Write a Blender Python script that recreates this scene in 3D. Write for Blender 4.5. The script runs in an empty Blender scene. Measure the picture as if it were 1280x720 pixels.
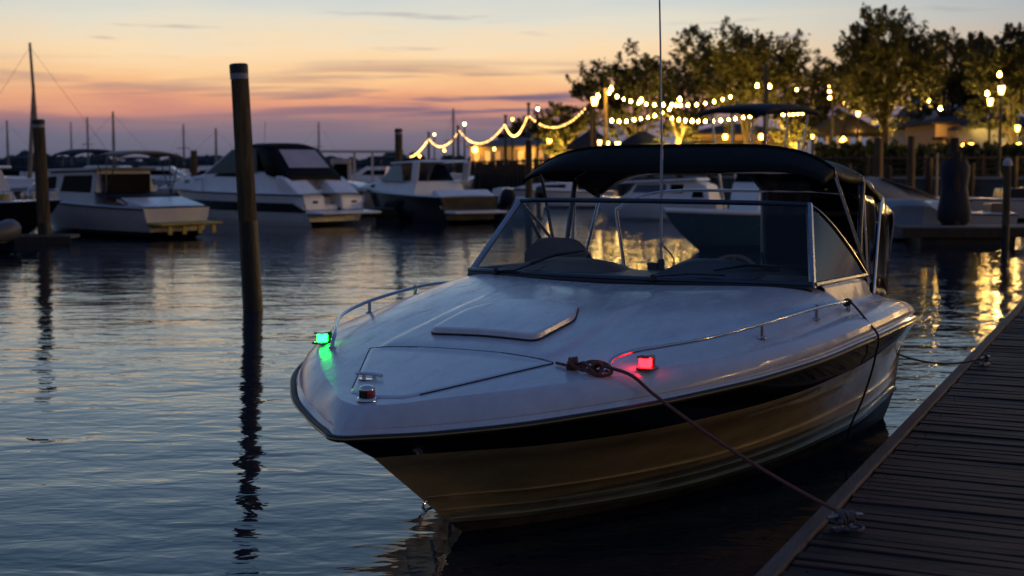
import bpy, bmesh, math, random
import numpy as np
from mathutils import Vector, Matrix
R_ = math.radians
rnd = random.Random(7)
S = bpy.context.scene
COL = S.collection

# ------------------------------------------------------------------ camera
FPX, HORIZON, EYE = 1720.2, 208.3, 1.841
PITCH = math.atan((360 - HORIZON) / FPX)
CP, SP = math.cos(PITCH), math.sin(PITCH)
cam = bpy.data.cameras.new('camera')
camo = bpy.data.objects.new('camera', cam)
COL.objects.link(camo)
cam.sensor_width = 36
cam.lens = FPX / 1280 * 36
cam.clip_start = 0.1
cam.clip_end = 6000
camo.location = (0, 0, EYE)
camo.rotation_euler = (math.pi / 2 - PITCH, 0, 0)
cam.dof.use_dof = True
cam.dof.focus_distance = 7.6
cam.dof.aperture_fstop = 2.6
cam.dof.aperture_blades = 0
S.camera = camo


def at(px, py, Y=None, z=None):
    """The world point seen at photo pixel (px, py), at distance Y or height z."""
    a = (px - 640) / FPX
    b = -(py - 360) / FPX
    d = Vector((a, CP + b * SP, -SP + b * CP))
    t = (z - EYE) / d.z if z is not None else Y / d.y
    return Vector((0, 0, EYE)) + d * t


def gx(px, Y):
    """World x of photo column px at distance Y (near eye height)."""
    return (px - 640) / FPX * Y


def hz(py, Y):
    """World height seen at photo row py at distance Y."""
    return at(640, py, Y=Y).z


# ------------------------------------------------------------------ materials
M = {}


def nodes_of(name):
    m = bpy.data.materials.new(name)
    m.use_nodes = True
    nt = m.node_tree
    return m, nt, nt.nodes['Principled BSDF']


def mat(name, col, rough=.5, metal=0., var=.15, scale=6., bump=0., bscale=40., coat=0., spec=.5, stretch=(1, 1, 1), sheen=0, roughvar=.1):
    m, nt, p = nodes_of(name)
    L = nt.links.new
    tc = nt.nodes.new('ShaderNodeTexCoord')
    mp = nt.nodes.new('ShaderNodeMapping')
    mp.inputs['Scale'].default_value = stretch
    L(tc.outputs['Object'], mp.inputs['Vector'])
    n = nt.nodes.new('ShaderNodeTexNoise')
    n.inputs['Scale'].default_value = scale
    n.inputs['Detail'].default_value = 6
    n.inputs['Roughness'].default_value = .65
    L(mp.outputs['Vector'], n.inputs['Vector'])
    r = nt.nodes.new('ShaderNodeValToRGB')
    r.color_ramp.elements[0].position = .3
    r.color_ramp.elements[1].position = .72
    a, b = 1 - var, 1 + var * .8
    r.color_ramp.elements[0].color = (col[0] * a, col[1] * a, col[2] * a, 1)
    r.color_ramp.elements[1].color = (min(1, col[0] * b), min(1, col[1] * b), min(1, col[2] * b), 1)
    L(n.outputs['Fac'], r.inputs['Fac'])
    L(r.outputs['Color'], p.inputs['Base Color'])
    if roughvar:
        mr = nt.nodes.new('ShaderNodeMapRange')
        mr.inputs['To Min'].default_value = max(.02, rough - roughvar)
        mr.inputs['To Max'].default_value = min(1, rough + roughvar)
        n2 = nt.nodes.new('ShaderNodeTexNoise')
        n2.inputs['Scale'].default_value = scale * 2.3
        n2.inputs['Detail'].default_value = 5
        L(mp.outputs['Vector'], n2.inputs['Vector'])
        L(n2.outputs['Fac'], mr.inputs['Value'])
        L(mr.outputs['Result'], p.inputs['Roughness'])
    else:
        p.inputs['Roughness'].default_value = rough
    p.inputs['Metallic'].default_value = metal
    p.inputs['Specular IOR Level'].default_value = spec
    p.inputs['Coat Weight'].default_value = coat
    p.inputs['Coat Roughness'].default_value = .06
    if bump:
        bn = nt.nodes.new('ShaderNodeTexNoise')
        bn.inputs['Scale'].default_value = bscale
        bn.inputs['Detail'].default_value = 5
        L(mp.outputs['Vector'], bn.inputs['Vector'])
        bb = nt.nodes.new('ShaderNodeBump')
        bb.inputs['Strength'].default_value = 1
        bb.inputs['Distance'].default_value = bump
        L(bn.outputs['Fac'], bb.inputs['Height'])
        L(bb.outputs['Normal'], p.inputs['Normal'])
    M[name] = m
    return m


def emit(name, col, strength):
    m, nt, p = nodes_of(name)
    p.inputs['Base Color'].default_value = (.1, .1, .1, 1)
    p.inputs['Emission Color'].default_value = (*col, 1)
    p.inputs['Emission Strength'].default_value = strength
    M[name] = m
    return m


def glass(name, tint, refl_rough=.02, ior=1.5, absorb=1.0):
    """Thin sheet glass: tinted see-through with a Fresnel mirror on top."""
    m = bpy.data.materials.new(name)
    m.use_nodes = True
    nt = m.node_tree
    nt.nodes.clear()
    L = nt.links.new
    out = nt.nodes.new('ShaderNodeOutputMaterial')
    mix = nt.nodes.new('ShaderNodeMixShader')
    tr = nt.nodes.new('ShaderNodeBsdfTransparent')
    tr.inputs['Color'].default_value = (*tint, 1)
    gl = nt.nodes.new('ShaderNodeBsdfGlossy')
    gl.inputs['Roughness'].default_value = refl_rough
    ge = nt.nodes.new('ShaderNodeNewGeometry')     # Schlick, the same from both sides of the sheet
    dt = nt.nodes.new('ShaderNodeVectorMath')
    dt.operation = 'DOT_PRODUCT'
    L(ge.outputs['Normal'], dt.inputs[0])
    L(ge.outputs['Incoming'], dt.inputs[1])
    v = dt.outputs['Value']
    for op, k in (('ABSOLUTE', None), ('SUBTRACT', 1.), ('POWER', 5.), ('MULTIPLY_ADD', .92)):
        q = nt.nodes.new('ShaderNodeMath')
        q.operation = op
        if op == 'SUBTRACT':
            q.inputs[0].default_value = 1.
            L(v, q.inputs[1])
        else:
            L(v, q.inputs[0])
            if k is not None:
                q.inputs[1].default_value = k
            if op == 'MULTIPLY_ADD':
                q.inputs[2].default_value = .04
        v = q.outputs[0]
    L(v, mix.inputs['Fac'])
    L(tr.outputs['BSDF'], mix.inputs[1])
    L(gl.outputs['BSDF'], mix.inputs[2])
    L(mix.outputs['Shader'], out.inputs['Surface'])
    M[name] = m
    return m


# gelcoats, metals, cloths
mat('gelcoat_white', (.64, .62, .64), .24, var=.09, scale=3.5, coat=.3, bump=.0008, bscale=26, roughvar=.13)
mat('gelcoat_worn', (.60, .59, .62), .3, var=.14, scale=7, coat=.15, bump=.0012, bscale=45, roughvar=.18)
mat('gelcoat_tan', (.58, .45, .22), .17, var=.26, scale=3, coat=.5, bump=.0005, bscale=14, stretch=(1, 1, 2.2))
mat('gold_glint', (.42, .25, .07), .25, .4, var=.15)  # gold of reflected lamps, painted into the rub-rail strip
mat('black_gloss', (.008, .008, .009), .12, var=.2, scale=5, coat=.4)
mat('bottom_paint', (.22, .12, .055), .4, var=.6, scale=4, bump=.002, coat=.1)
mat('chrome', (.62, .62, .64), .14, 1., var=.06, scale=20, roughvar=.06)
mat('alu_dull', (.07, .08, .10), .30, 1., var=.15, scale=14)
mat('alu_post', (.34, .36, .40), .30, 1., var=.12, scale=14)
mat('rubber', (.015, .015, .016), .55, var=.3, scale=20)
mat('canvas_black', (.006, .006, .0065), .62, var=.3, scale=5, bump=.006, bscale=7, spec=.16)
mat('canvas_navy', (.007, .011, .026), .75, var=.25, scale=6, bump=.01, bscale=6)
mat('canvas_blue', (.010, .035, .13), .7, var=.25, scale=6, bump=.02, bscale=5)
mat('canvas_pale', (.24, .26, .28), .8, var=.15, scale=4, bump=.02, bscale=4)
mat('vinyl_tan', (.16, .095, .06), .5, var=.12, scale=8, bump=.001, bscale=80)
mat('vinyl_grey', (.07, .065, .065), .5, var=.12, scale=8, bump=.001, bscale=80)
mat('wheel_rim', (.26, .17, .11), .45, var=.1)
mat('dash_dark', (.06, .055, .055), .5, var=.2, scale=9)
mat('rope_red', (.20, .075, .055), .85, var=.35, scale=90, bump=.002, bscale=260)
mat('rope_pale', (.15, .125, .12), .85, var=.3, scale=120, bump=.002, bscale=260)
mat('rope_dark', (.05, .045, .045), .85, var=.3, scale=120, bump=.002, bscale=260)
mat('rust', (.035, .018, .012), .8)
mat('galvanised', (.25, .27, .30), .45, .8, var=.25, scale=30, bump=.001)
mat('wood_pile', (.115, .075, .032), .85, var=.75, scale=5, bump=.03, bscale=16, stretch=(3.5, 3.5, .28))
mat('wood_pile_wet', (.011, .012, .008), .45, var=.5, scale=6, bump=.012, bscale=18, stretch=(3, 3, .5))
mat('pile_cap', (.03, .03, .034), .6, var=.2)
mat('pile_band', (.30, .31, .33), .5, var=.2, scale=20)
mat('wood_dark', (.05, .034, .022), .85, var=.4, scale=5, bump=.01, stretch=(3, 3, .5))
mat('wood_grey', (.16, .145, .13), .85, var=.35, scale=4, bump=.004, stretch=(1, 6, 1))
mat('concrete', (.30, .29, .28), .85, var=.2, scale=3, bump=.006)
mat('hull_white', (.80, .80, .81), .25, var=.08, scale=2, coat=.2)
mat('hull_grey', (.50, .50, .52), .3, var=.1, scale=2, coat=.2)
mat('dinghy_grey', (.10, .10, .11), .5, var=.2)
mat('hull_pinkgrey', (.60, .55, .54), .3, var=.1, scale=2, coat=.2)
mat('hull_teal', (.03, .07, .085), .25, var=.15, scale=2, coat=.3)
mat('hull_black', (.012, .013, .016), .2, var=.2, scale=2, coat=.3)
mat('window_dark', (.004, .005, .009), .3, var=.2, scale=2, spec=.04)
mat('window_blue', (.02, .06, .12), .08, var=.2, scale=2, coat=.2)
mat('pane_green', (.02, .05, .05), .12, var=.2, spec=.3)
mat('window_green', (.05, .16, .15), .08, var=.2, scale=2, coat=.2)
mat('vinyl_clear', (.42, .38, .42), .3, var=.12, scale=3, coat=.1)
mat('yellow_paint', (.42, .30, .05), .5, var=.25, scale=6)
mat('mast_metal', (.20, .17, .15), .5, .3, var=.2)
mat('post_dark', (.012, .013, .014), .5, var=.2)
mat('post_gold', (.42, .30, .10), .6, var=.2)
mat('leaf', (.075, .072, .018), .6, var=.5, scale=.8, spec=.3)
mat('leaf_dark', (.05, .052, .016), .6, var=.5, scale=.8, spec=.3)
mat('leaf_far', (.03, .045, .05), .9, var=.4, scale=.05)
mat('leaf_hedge', (.05, .065, .015), .65, var=.5, scale=2)
mat('bark', (.075, .055, .038), .9, var=.4, scale=4, bump=.02, bscale=14, stretch=(3, 3, .5))
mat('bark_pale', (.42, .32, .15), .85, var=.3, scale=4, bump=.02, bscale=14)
mat('lawn', (.035, .05, .015), .95, var=.45, scale=.6, bump=.03, bscale=30)
mat('paving', (.22, .19, .16), .85, var=.2, scale=.7, bump=.004)
mat('siding_white', (.55, .55, .58), .7, var=.1, scale=1.5, stretch=(1, 1, 6))
mat('siding_tan', (.42, .34, .22), .75, var=.14, scale=1.5, stretch=(1, 1, 6))
mat('roof_dark', (.018, .017, .018), .85, var=.35, scale=3, bump=.02, bscale=8)
mat('roof_grey', (.12, .12, .13), .85, var=.3, scale=3, bump=.02, bscale=8)
mat('trim_white', (.5, .48, .45), .6, var=.1)
mat('stone_wall', (.10, .10, .10), .9, var=.35, scale=1.6, bump=.03, bscale=4)
def wet_gelcoat(name, col):
    """Painted deck with a patchy damp film: the gloss varies in smears, with fine grit and drops in the relief."""
    m, nt, p = nodes_of(name)
    N, L = nt.nodes.new, nt.links.new
    tc = N('ShaderNodeTexCoord')

    def noise(scale, detail, rot, stretch, rough=.6, dist=0.):
        mp = N('ShaderNodeMapping')
        mp.inputs['Scale'].default_value = stretch
        mp.inputs['Rotation'].default_value = (0, 0, rot)
        L(tc.outputs['Object'], mp.inputs['Vector'])
        n = N('ShaderNodeTexNoise')
        n.inputs['Scale'].default_value = scale
        n.inputs['Detail'].default_value = detail
        n.inputs['Roughness'].default_value = rough
        n.inputs['Distortion'].default_value = dist
        L(mp.outputs[0], n.inputs['Vector'])
        return n.outputs['Fac']

    def rng(v, a, b, c, d):
        r = N('ShaderNodeMapRange')
        for k, x in (('From Min', a), ('From Max', b), ('To Min', c), ('To Max', d)):
            r.inputs[k].default_value = x
        L(v, r.inputs['Value'])
        return r.outputs[0]
    smear = noise(3.2, 9, .5, (1, 2.6, 1), .68, .8)
    L(rng(smear, .36, .66, .07, .36), p.inputs['Roughness'])
    dirt = noise(7., 8, .2, (1, 1.8, 1), .7)
    r = N('ShaderNodeValToRGB')
    e = r.color_ramp.elements
    e[0].position, e[1].position = .30, .70
    e[0].color = (col[0] * .88, col[1] * .88, col[2] * .88, 1)
    e[1].color = (*[min(1, c * 1.08) for c in col], 1)
    L(dirt, r.inputs['Fac'])
    L(r.outputs['Color'], p.inputs['Base Color'])
    b1 = N('ShaderNodeBump')
    b1.inputs['Distance'].default_value = .0007
    L(noise(120, 3, 0, (1, 1, 1)), b1.inputs['Height'])
    b2 = N('ShaderNodeBump')
    b2.inputs['Distance'].default_value = .0011
    L(noise(5, 4, .4, (1, 1.6, 1)), b2.inputs['Height'])
    L(b1.outputs['Normal'], b2.inputs['Normal'])
    L(b2.outputs['Normal'], p.inputs['Normal'])
    p.inputs['Coat Weight'].default_value = .25
    p.inputs['Coat Roughness'].default_value = .12
    M[name] = m


wet_gelcoat('deck_paint', (.64, .62, .64))
wet_gelcoat('hatch_paint', (.66, .65, .67))
emit('bulb_warm', (1., .55, .11), 75)
emit('lantern_warm', (1., .54, .12), 14)
emit('lantern_white', (1., .78, .42), 12)
emit('porch_warm', (1., .40, .05), 26)
emit('window_lit', (1., .48, .09), 1.3)
emit('window_lit_dim', (1., .43, .09), .8)
emit('lamp_green', (.006, 1., .035), 26)
emit('lamp_red', (1., .004, .007), 26)
emit('bulb_far', (1., .55, .14), 11)
mat('lens_green', (.01, .16, .06), .1, var=.1, coat=.4)
mat('lens_red', (.35, .012, .015), .1, var=.1, coat=.4)
glass('windshield_glass', (.90, .95, .97))
glass('side_glass', (.24, .25, .26), .03)
glass('smoked_vinyl', (.14, .14, .15), .12)

# ------------------------------------------------------------------ mesh builder


class MB:
    """Collects shapes and links them as ONE mesh object."""

    def __init__(s, flip=False):
        s.v = []
        s.f = []
        s.flip = flip

    def add(s, verts, faces):
        o = len(s.v)
        s.v += [tuple(p) for p in verts]
        s.f += [tuple(i + o for i in f) for f in faces]
        return s

    def grid(s, rows, close_u=False, close_v=False):
        n, m = len(rows), len(rows[0])
        o = len(s.v)
        for r in rows:
            s.v += [tuple(p) for p in r]
        for i in range(n if close_u else n - 1):
            for j in range(m if close_v else m - 1):
                a, b = i, (i + 1) % n
                c, d = j, (j + 1) % m
                s.f.append((o + a * m + c, o + a * m + d, o + b * m + d, o + b * m + c))
        return s

    def box(s, c, size, rz=0., rx=0., ry=0.):
        hx, hy, hz_ = size[0] / 2, size[1] / 2, size[2] / 2
        mt = Matrix.Rotation(rz, 3, 'Z') @ Matrix.Rotation(ry, 3, 'Y') @ Matrix.Rotation(rx, 3, 'X')
        vs = [Vector(c) + mt @ Vector((x, y, z)) for x in (-hx, hx) for y in (-hy, hy) for z in (-hz_, hz_)]
        return s.add(vs, [(0, 1, 3, 2), (4, 6, 7, 5), (0, 4, 5, 1), (2, 3, 7, 6), (0, 2, 6, 4), (1, 5, 7, 3)])

    def tube(s, pts, r, seg=8, caps=True, r2=None):
        pts = [Vector(p) for p in pts]
        n = len(pts)
        rows = []
        up = Vector((0, 0, 1))
        prev = None
        for i, p in enumerate(pts):
            t = (pts[min(i + 1, n - 1)] - pts[max(i - 1, 0)])
            t = t.normalized() if t.length > 1e-9 else Vector((0, 0, 1))
            if prev is None:
                a = t.cross(up)
                if a.length < 1e-3:
                    a = t.cross(Vector((1, 0, 0)))
            else:
                a = prev - t * prev.dot(t)
            a.normalize()
            prev = a
            b = t.cross(a)
            if isinstance(r, (list, tuple)):
                rr = r[i]
            else:
                rr = r if r2 is None else r + (r2 - r) * i / max(1, n - 1)
            rows.append([p + a * math.cos(2 * math.pi * k / seg) * rr + b * math.sin(2 * math.pi * k / seg) * rr for k in range(seg)])
        o = len(s.v)
        s.grid(rows, close_v=True)
        if caps:
            s.f.append(tuple(o + k for k in range(seg))[::-1])
            s.f.append(tuple(o + (n - 1) * seg + k for k in range(seg)))
        return s

    def lathe(s, c, prof, seg=16, caps=True):
        c = Vector(c)
        rows = [[c + Vector((r * math.cos(2 * math.pi * k / seg), r * math.sin(2 * math.pi * k / seg), z)) for k in range(seg)] for r, z in prof]
        o = len(s.v)
        s.grid(rows, close_v=True)
        if caps:
            s.f.append(tuple(o + k for k in range(seg))[::-1])
            s.f.append(tuple(o + (len(prof) - 1) * seg + k for k in range(seg)))
        return s

    def prism(s, poly, y0, y1):
        """(x, z) outline pulled from y0 to y1 (floats, or per-vertex lists)."""
        n = len(poly)
        g = lambda y, i: y[i] if isinstance(y, (list, tuple)) else y
        vs = [(p[0], g(y0, i), p[1]) for i, p in enumerate(poly)] + [(p[0], g(y1, i), p[1]) for i, p in enumerate(poly)]
        fs = [tuple(range(n))[::-1], tuple(range(n, 2 * n))] + [(i, (i + 1) % n, n + (i + 1) % n, n + i) for i in range(n)]
        return s.add(vs, fs)

    def slab(s, poly, z0, z1):
        """(x, y) outline pulled from z0 to z1."""
        n = len(poly)
        vs = [(p[0], p[1], z0) for p in poly] + [(p[0], p[1], z1) for p in poly]
        return s.add(vs, [tuple(range(n))[::-1], tuple(range(n, 2 * n))] + [(i, (i + 1) % n, n + (i + 1) % n, n + i) for i in range(n)])

    def build(s, name, m, parent=None, smooth=False, bevel=0., subsurf=0, angle=40, weld=True, solid=0., segs=2):
        me = bpy.data.meshes.new(name)
        vs = [(x, -y, z) for x, y, z in s.v] if s.flip else s.v
        me.from_pydata(vs, [], s.f)
        if weld:
            bm = bmesh.new()
            bm.from_mesh(me)
            bmesh.ops.remove_doubles(bm, verts=bm.verts, dist=1e-5)
            bmesh.ops.dissolve_degenerate(bm, edges=bm.edges, dist=1e-6)
            bmesh.ops.recalc_face_normals(bm, faces=bm.faces)
            bm.to_mesh(me)
            bm.free()
        for mm in (m if isinstance(m, (list, tuple)) else [m]):
            me.materials.append(M[mm] if isinstance(mm, str) else mm)
        o = bpy.data.objects.new(name, me)
        COL.objects.link(o)
        if parent:
            o.parent = parent
        if smooth:
            me.shade_smooth()
            if angle < 180:
                me.set_sharp_from_angle(angle=R_(angle))
        if solid:
            md = o.modifiers.new('solid', 'SOLIDIFY')
            md.thickness = solid
            md.offset = 0
        if bevel:
            md = o.modifiers.new('bevel', 'BEVEL')
            md.width = bevel
            md.segments = segs
            md.limit_method = 'ANGLE'
        if subsurf:
            md = o.modifiers.new('sub', 'SUBSURF')
            md.levels = md.render_levels = subsurf
        return o


def tag(o, label=None, cat=None, group=None, kind=None):
    for k, v in (('label', label), ('category', cat), ('group', group), ('kind', kind)):
        if v:
            o[k] = v
    return o


def thing(name, loc, rz, label, cat, group=None):
    o = bpy.data.objects.new(name, None)
    o.empty_display_size = .2
    COL.objects.link(o)
    o.location = loc
    o.rotation_euler = (0, 0, rz)
    return tag(o, label, cat, group)


def smooth_path(pts, n=8):
    """Catmull-Rom through the points."""
    P = [Vector(p) for p in pts]
    P = [P[0] * 2 - P[1]] + P + [P[-1] * 2 - P[-2]]
    out = []
    for i in range(1, len(P) - 2):
        for k in range(n):
            t = k / n
            a, b, c, d = P[i - 1], P[i], P[i + 1], P[i + 2]
            out.append(.5 * ((2 * b) + (c - a) * t + (2 * a - 5 * b + 4 * c - d) * t * t + (3 * b - a - 3 * c + d) * t ** 3))
    out.append(P[-2])
    return out


def sag(a, b, drop, n=24):
    a, b = Vector(a), Vector(b)
    return [a.lerp(b, i / n) - Vector((0, 0, drop * 4 * (i / n) * (1 - i / n))) for i in range(n + 1)]


class Curve:
    """Smooth (monotone cubic) table lookup."""

    def __init__(s, xs, ys):
        s.x = np.array(xs, float)
        s.y = np.array(ys, float)
        h = np.diff(s.x)
        d = np.diff(s.y) / h
        m = np.zeros(len(xs))
        for i in range(1, len(xs) - 1):
            if d[i - 1] * d[i] > 0:
                w1, w2 = 2 * h[i] + h[i - 1], h[i] + 2 * h[i - 1]
                m[i] = (w1 + w2) / (w1 / d[i - 1] + w2 / d[i])
        m[0], m[-1] = d[0], d[-1]
        s.m = m

    def __call__(s, v):
        v = min(max(v, s.x[0]), s.x[-1])
        i = int(min(max(np.searchsorted(s.x, v) - 1, 0), len(s.x) - 2))
        h = s.x[i + 1] - s.x[i]
        t = (v - s.x[i]) / h
        return float((2 * t ** 3 - 3 * t ** 2 + 1) * s.y[i] + (t ** 3 - 2 * t ** 2 + t) * h * s.m[i] + (-2 * t ** 3 + 3 * t ** 2) * s.y[i + 1] + (t ** 3 - t ** 2) * h * s.m[i + 1])


# ------------------------------------------------------------------ world: dusk sky
def srgb(r, g, b):
    f = lambda c: (c / 255 / 12.92) if c <= 10 else ((c / 255 + .055) / 1.055) ** 2.4
    return (f(r), f(g), f(b), 1)


def build_world():
    w = bpy.data.worlds.new('World')
    S.world = w
    w.use_nodes = True
    nt = w.node_tree
    nt.nodes.clear()
    N, L = nt.nodes.new, nt.links.new

    def math_(op, a, b=None, c=None, clamp=False):
        n = N('ShaderNodeMath')
        n.operation = op
        n.use_clamp = clamp
        for i, v in enumerate((a, b, c)):
            if v is None:
                continue
            if hasattr(v, 'is_output'):
                L(v, n.inputs[i])
            else:
                n.inputs[i].default_value = v
        return n.outputs[0]

    def ramp(fac, stops):
        r = N('ShaderNodeValToRGB')
        e = r.color_ramp.elements
        e[0].position, e[0].color = stops[0][0], stops[0][1]
        e[1].position, e[1].color = stops[-1][0], stops[-1][1]
        for p, c in stops[1:-1]:
            el = e.new(p)
            el.color = c
        L(fac, r.inputs['Fac'])
        return r.outputs['Color']

    def mix(f, a, b):
        n = N('ShaderNodeMix')
        n.data_type = 'RGBA'
        L(f, n.inputs[0]) if hasattr(f, 'is_output') else setattr(n.inputs[0], 'default_value', f)
        L(a, n.inputs[6]) if hasattr(a, 'is_output') else setattr(n.inputs[6], 'default_value', a)
        L(b, n.inputs[7]) if hasattr(b, 'is_output') else setattr(n.inputs[7], 'default_value', b)
        return n.outputs[2]

    tc = N('ShaderNodeTexCoord')
    sep = N('ShaderNodeSeparateXYZ')
    L(tc.outputs['Generated'], sep.inputs[0])
    x, y, z = sep.outputs
    az = math_('ARCTAN2', x, y)                 # 0 straight ahead, + to the right
    el = math_('ARCSINE', z)
    elc = math_('MAXIMUM', el, 0.)
    # ramp position: square root spreads the first few degrees
    uv = N('ShaderNodeCombineXYZ')               # uneven edges between the colour bands
    L(math_('MULTIPLY', az, 7.), uv.inputs[0])
    L(math_('MULTIPLY', el, 45.), uv.inputs[1])
    un = N('ShaderNodeTexNoise')
    un.inputs['Scale'].default_value = 1.
    un.inputs['Detail'].default_value = 6
    L(uv.outputs[0], un.inputs['Vector'])
    elw = math_('ADD', elc, math_('MULTIPLY', math_('MULTIPLY', math_('SUBTRACT', un.outputs['Fac'], .5), math_('MINIMUM', elc, .05)), .75))
    pos = math_('SQRT', math_('DIVIDE', math_('MAXIMUM', elw, 0.), math.pi / 2))
    q = lambda e: math.sqrt(e / (math.pi / 2))
    sunset = ramp(pos, [
        (0., srgb(82, 90, 110)), (q(.010), srgb(90, 97, 120)), (q(.022), srgb(106, 108, 128)), (q(.031), srgb(146, 120, 128)),
        (q(.040), srgb(204, 140, 126)), (q(.050), srgb(236, 168, 128)), (q(.064), srgb(250, 202, 150)), (q(.082), srgb(250, 220, 178)),
        (q(.103), srgb(228, 222, 204)), (q(.122), srgb(203, 211, 211)), (q(.17), srgb(168, 192, 208)), (q(.28), srgb(126, 160, 196)),
        (q(.50), srgb(84, 114, 158)), (q(.9), srgb(64, 92, 138)), (1., srgb(56, 82, 126))])
    away = ramp(pos, [
        (0., srgb(70, 78, 98)), (q(.03), srgb(96, 98, 116)), (q(.055), srgb(150, 134, 138)), (q(.085), srgb(168, 160, 160)), (q(.122), srgb(156, 168, 178)),
        (q(.2), srgb(116, 138, 166)), (q(.40), srgb(82, 110, 152)), (q(.9), srgb(64, 92, 138)), (1., srgb(56, 82, 126))])
    behind = ramp(pos, [
        (0., srgb(66, 58, 64)), (q(.06), srgb(88, 80, 88)), (q(.2), srgb(100, 102, 120)), (q(.45), srgb(82, 98, 130)), (q(.8), srgb(62, 86, 130)), (1., srgb(56, 82, 126))])
    # how far from the afterglow (azimuth of its centre: a little left of straight ahead)
    daz = math_('ABSOLUTE', math_('ADD', az, .10))
    side = N('ShaderNodeMapRange')
    side.interpolation_type = 'SMOOTHSTEP'
    side.inputs['From Min'].default_value = .16
    side.inputs['From Max'].default_value = .62
    L(daz, side.inputs['Value'])
    back = N('ShaderNodeMapRange')
    back.interpolation_type = 'SMOOTHSTEP'
    back.inputs['From Min'].default_value = .55
    back.inputs['From Max'].default_value = 1.9
    L(daz, back.inputs['Value'])
    base = mix(back.outputs[0], mix(side.outputs[0], sunset, away), behind)
    # long thin cloud bars
    cv = N('ShaderNodeCombineXYZ')
    L(math_('MULTIPLY', az, 5.), cv.inputs[0])
    L(math_('MULTIPLY', math_('ADD', el, math_('MULTIPLY', az, -.018)), 95.), cv.inputs[1])
    cn = N('ShaderNodeTexNoise')
    cn.inputs['Scale'].default_value = 1.
    cn.inputs['Detail'].default_value = 7
    cn.inputs['Roughness'].default_value = .55
    cn.inputs['Distortion'].default_value = .35
    L(cv.outputs[0], cn.inputs['Vector'])

    def band(center, width):
        return math_('SUBTRACT', 1., math_('MINIMUM', math_('ABSOLUTE', math_('DIVIDE', math_('SUBTRACT', el, center), width)), 1.))
    cm = N('ShaderNodeMapRange')
    cm.interpolation_type = 'SMOOTHSTEP'
    cm.inputs['From Min'].default_value = .47
    cm.inputs['From Max'].default_value = .62
    L(cn.outputs['Fac'], cm.inputs['Value'])
    # low bank, thicker to the right of the pile
    right = N('ShaderNodeMapRange')
    right.interpolation_type = 'SMOOTHSTEP'
    right.inputs['From Min'].default_value = -.22
    right.inputs['From Max'].default_value = .0
    L(az, right.inputs['Value'])
    lowband = math_('MULTIPLY', math_('POWER', band(.043, .034), .6), math_('ADD', .5, math_('MULTIPLY', right.outputs[0], .6)))
    amount = math_('MULTIPLY', math_('POWER', cm.outputs[0], .8), math_('MULTIPLY', lowband, 1.15), clamp=True)
    sky = mix(amount, base, srgb(116, 103, 126))
    # a few small dark wisps higher up
    wv = N('ShaderNodeCombineXYZ')
    L(math_('MULTIPLY', az, 11.), wv.inputs[0])
    L(math_('MULTIPLY', el, 170.), wv.inputs[1])
    wv.inputs[2].default_value = 3.7
    wn = N('ShaderNodeTexNoise')
    wn.inputs['Scale'].default_value = 1.
    wn.inputs['Detail'].default_value = 6
    L(wv.outputs[0], wn.inputs['Vector'])
    wm = N('ShaderNodeMapRange')
    wm.interpolation_type = 'SMOOTHSTEP'
    wm.inputs['From Min'].default_value = .62
    wm.inputs['From Max'].default_value = .76
    L(wn.outputs['Fac'], wm.inputs['Value'])
    sky = mix(math_('MULTIPLY', math_('MULTIPLY', wm.outputs[0], band(.09, .035)), .8), sky, srgb(142, 136, 150))
    st = N('ShaderNodeTexSky')
    st.sky_type = 'NISHITA'
    st.sun_disc = False
    st.sun_elevation = R_(1.0)
    st.sun_rotation = R_(-6)
    bg1 = N('ShaderNodeBackground')
    bg1.inputs['Strength'].default_value = 1.0
    L(sky, bg1.inputs['Color'])
    bg2 = N('ShaderNodeBackground')
    bg2.inputs['Strength'].default_value = .0015
    L(st.outputs['Color'], bg2.inputs['Color'])
    ad = N('ShaderNodeAddShader')
    L(bg1.outputs[0], ad.inputs[0])
    L(bg2.outputs[0], ad.inputs[1])
    o = N('ShaderNodeOutputWorld')
    L(ad.outputs[0], o.inputs['Surface'])


build_world()
S.view_settings.view_transform = 'Standard'
S.view_settings.look = 'None'
S.view_settings.exposure = 0
S.view_settings.gamma = 1
S.render.engine = 'CYCLES'
S.cycles.use_denoising = True
S.cycles.max_bounces = 6
S.cycles.glossy_bounces = 4
S.cycles.diffuse_bounces = 2
S.cycles.transparent_max_bounces = 12
S.cycles.transmission_bounces = 4
S.cycles.sample_clamp_indirect = 40
S.cycles.sample_clamp_direct = 0
S.cycles.caustics_reflective = False
S.cycles.caustics_refractive = False


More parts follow.
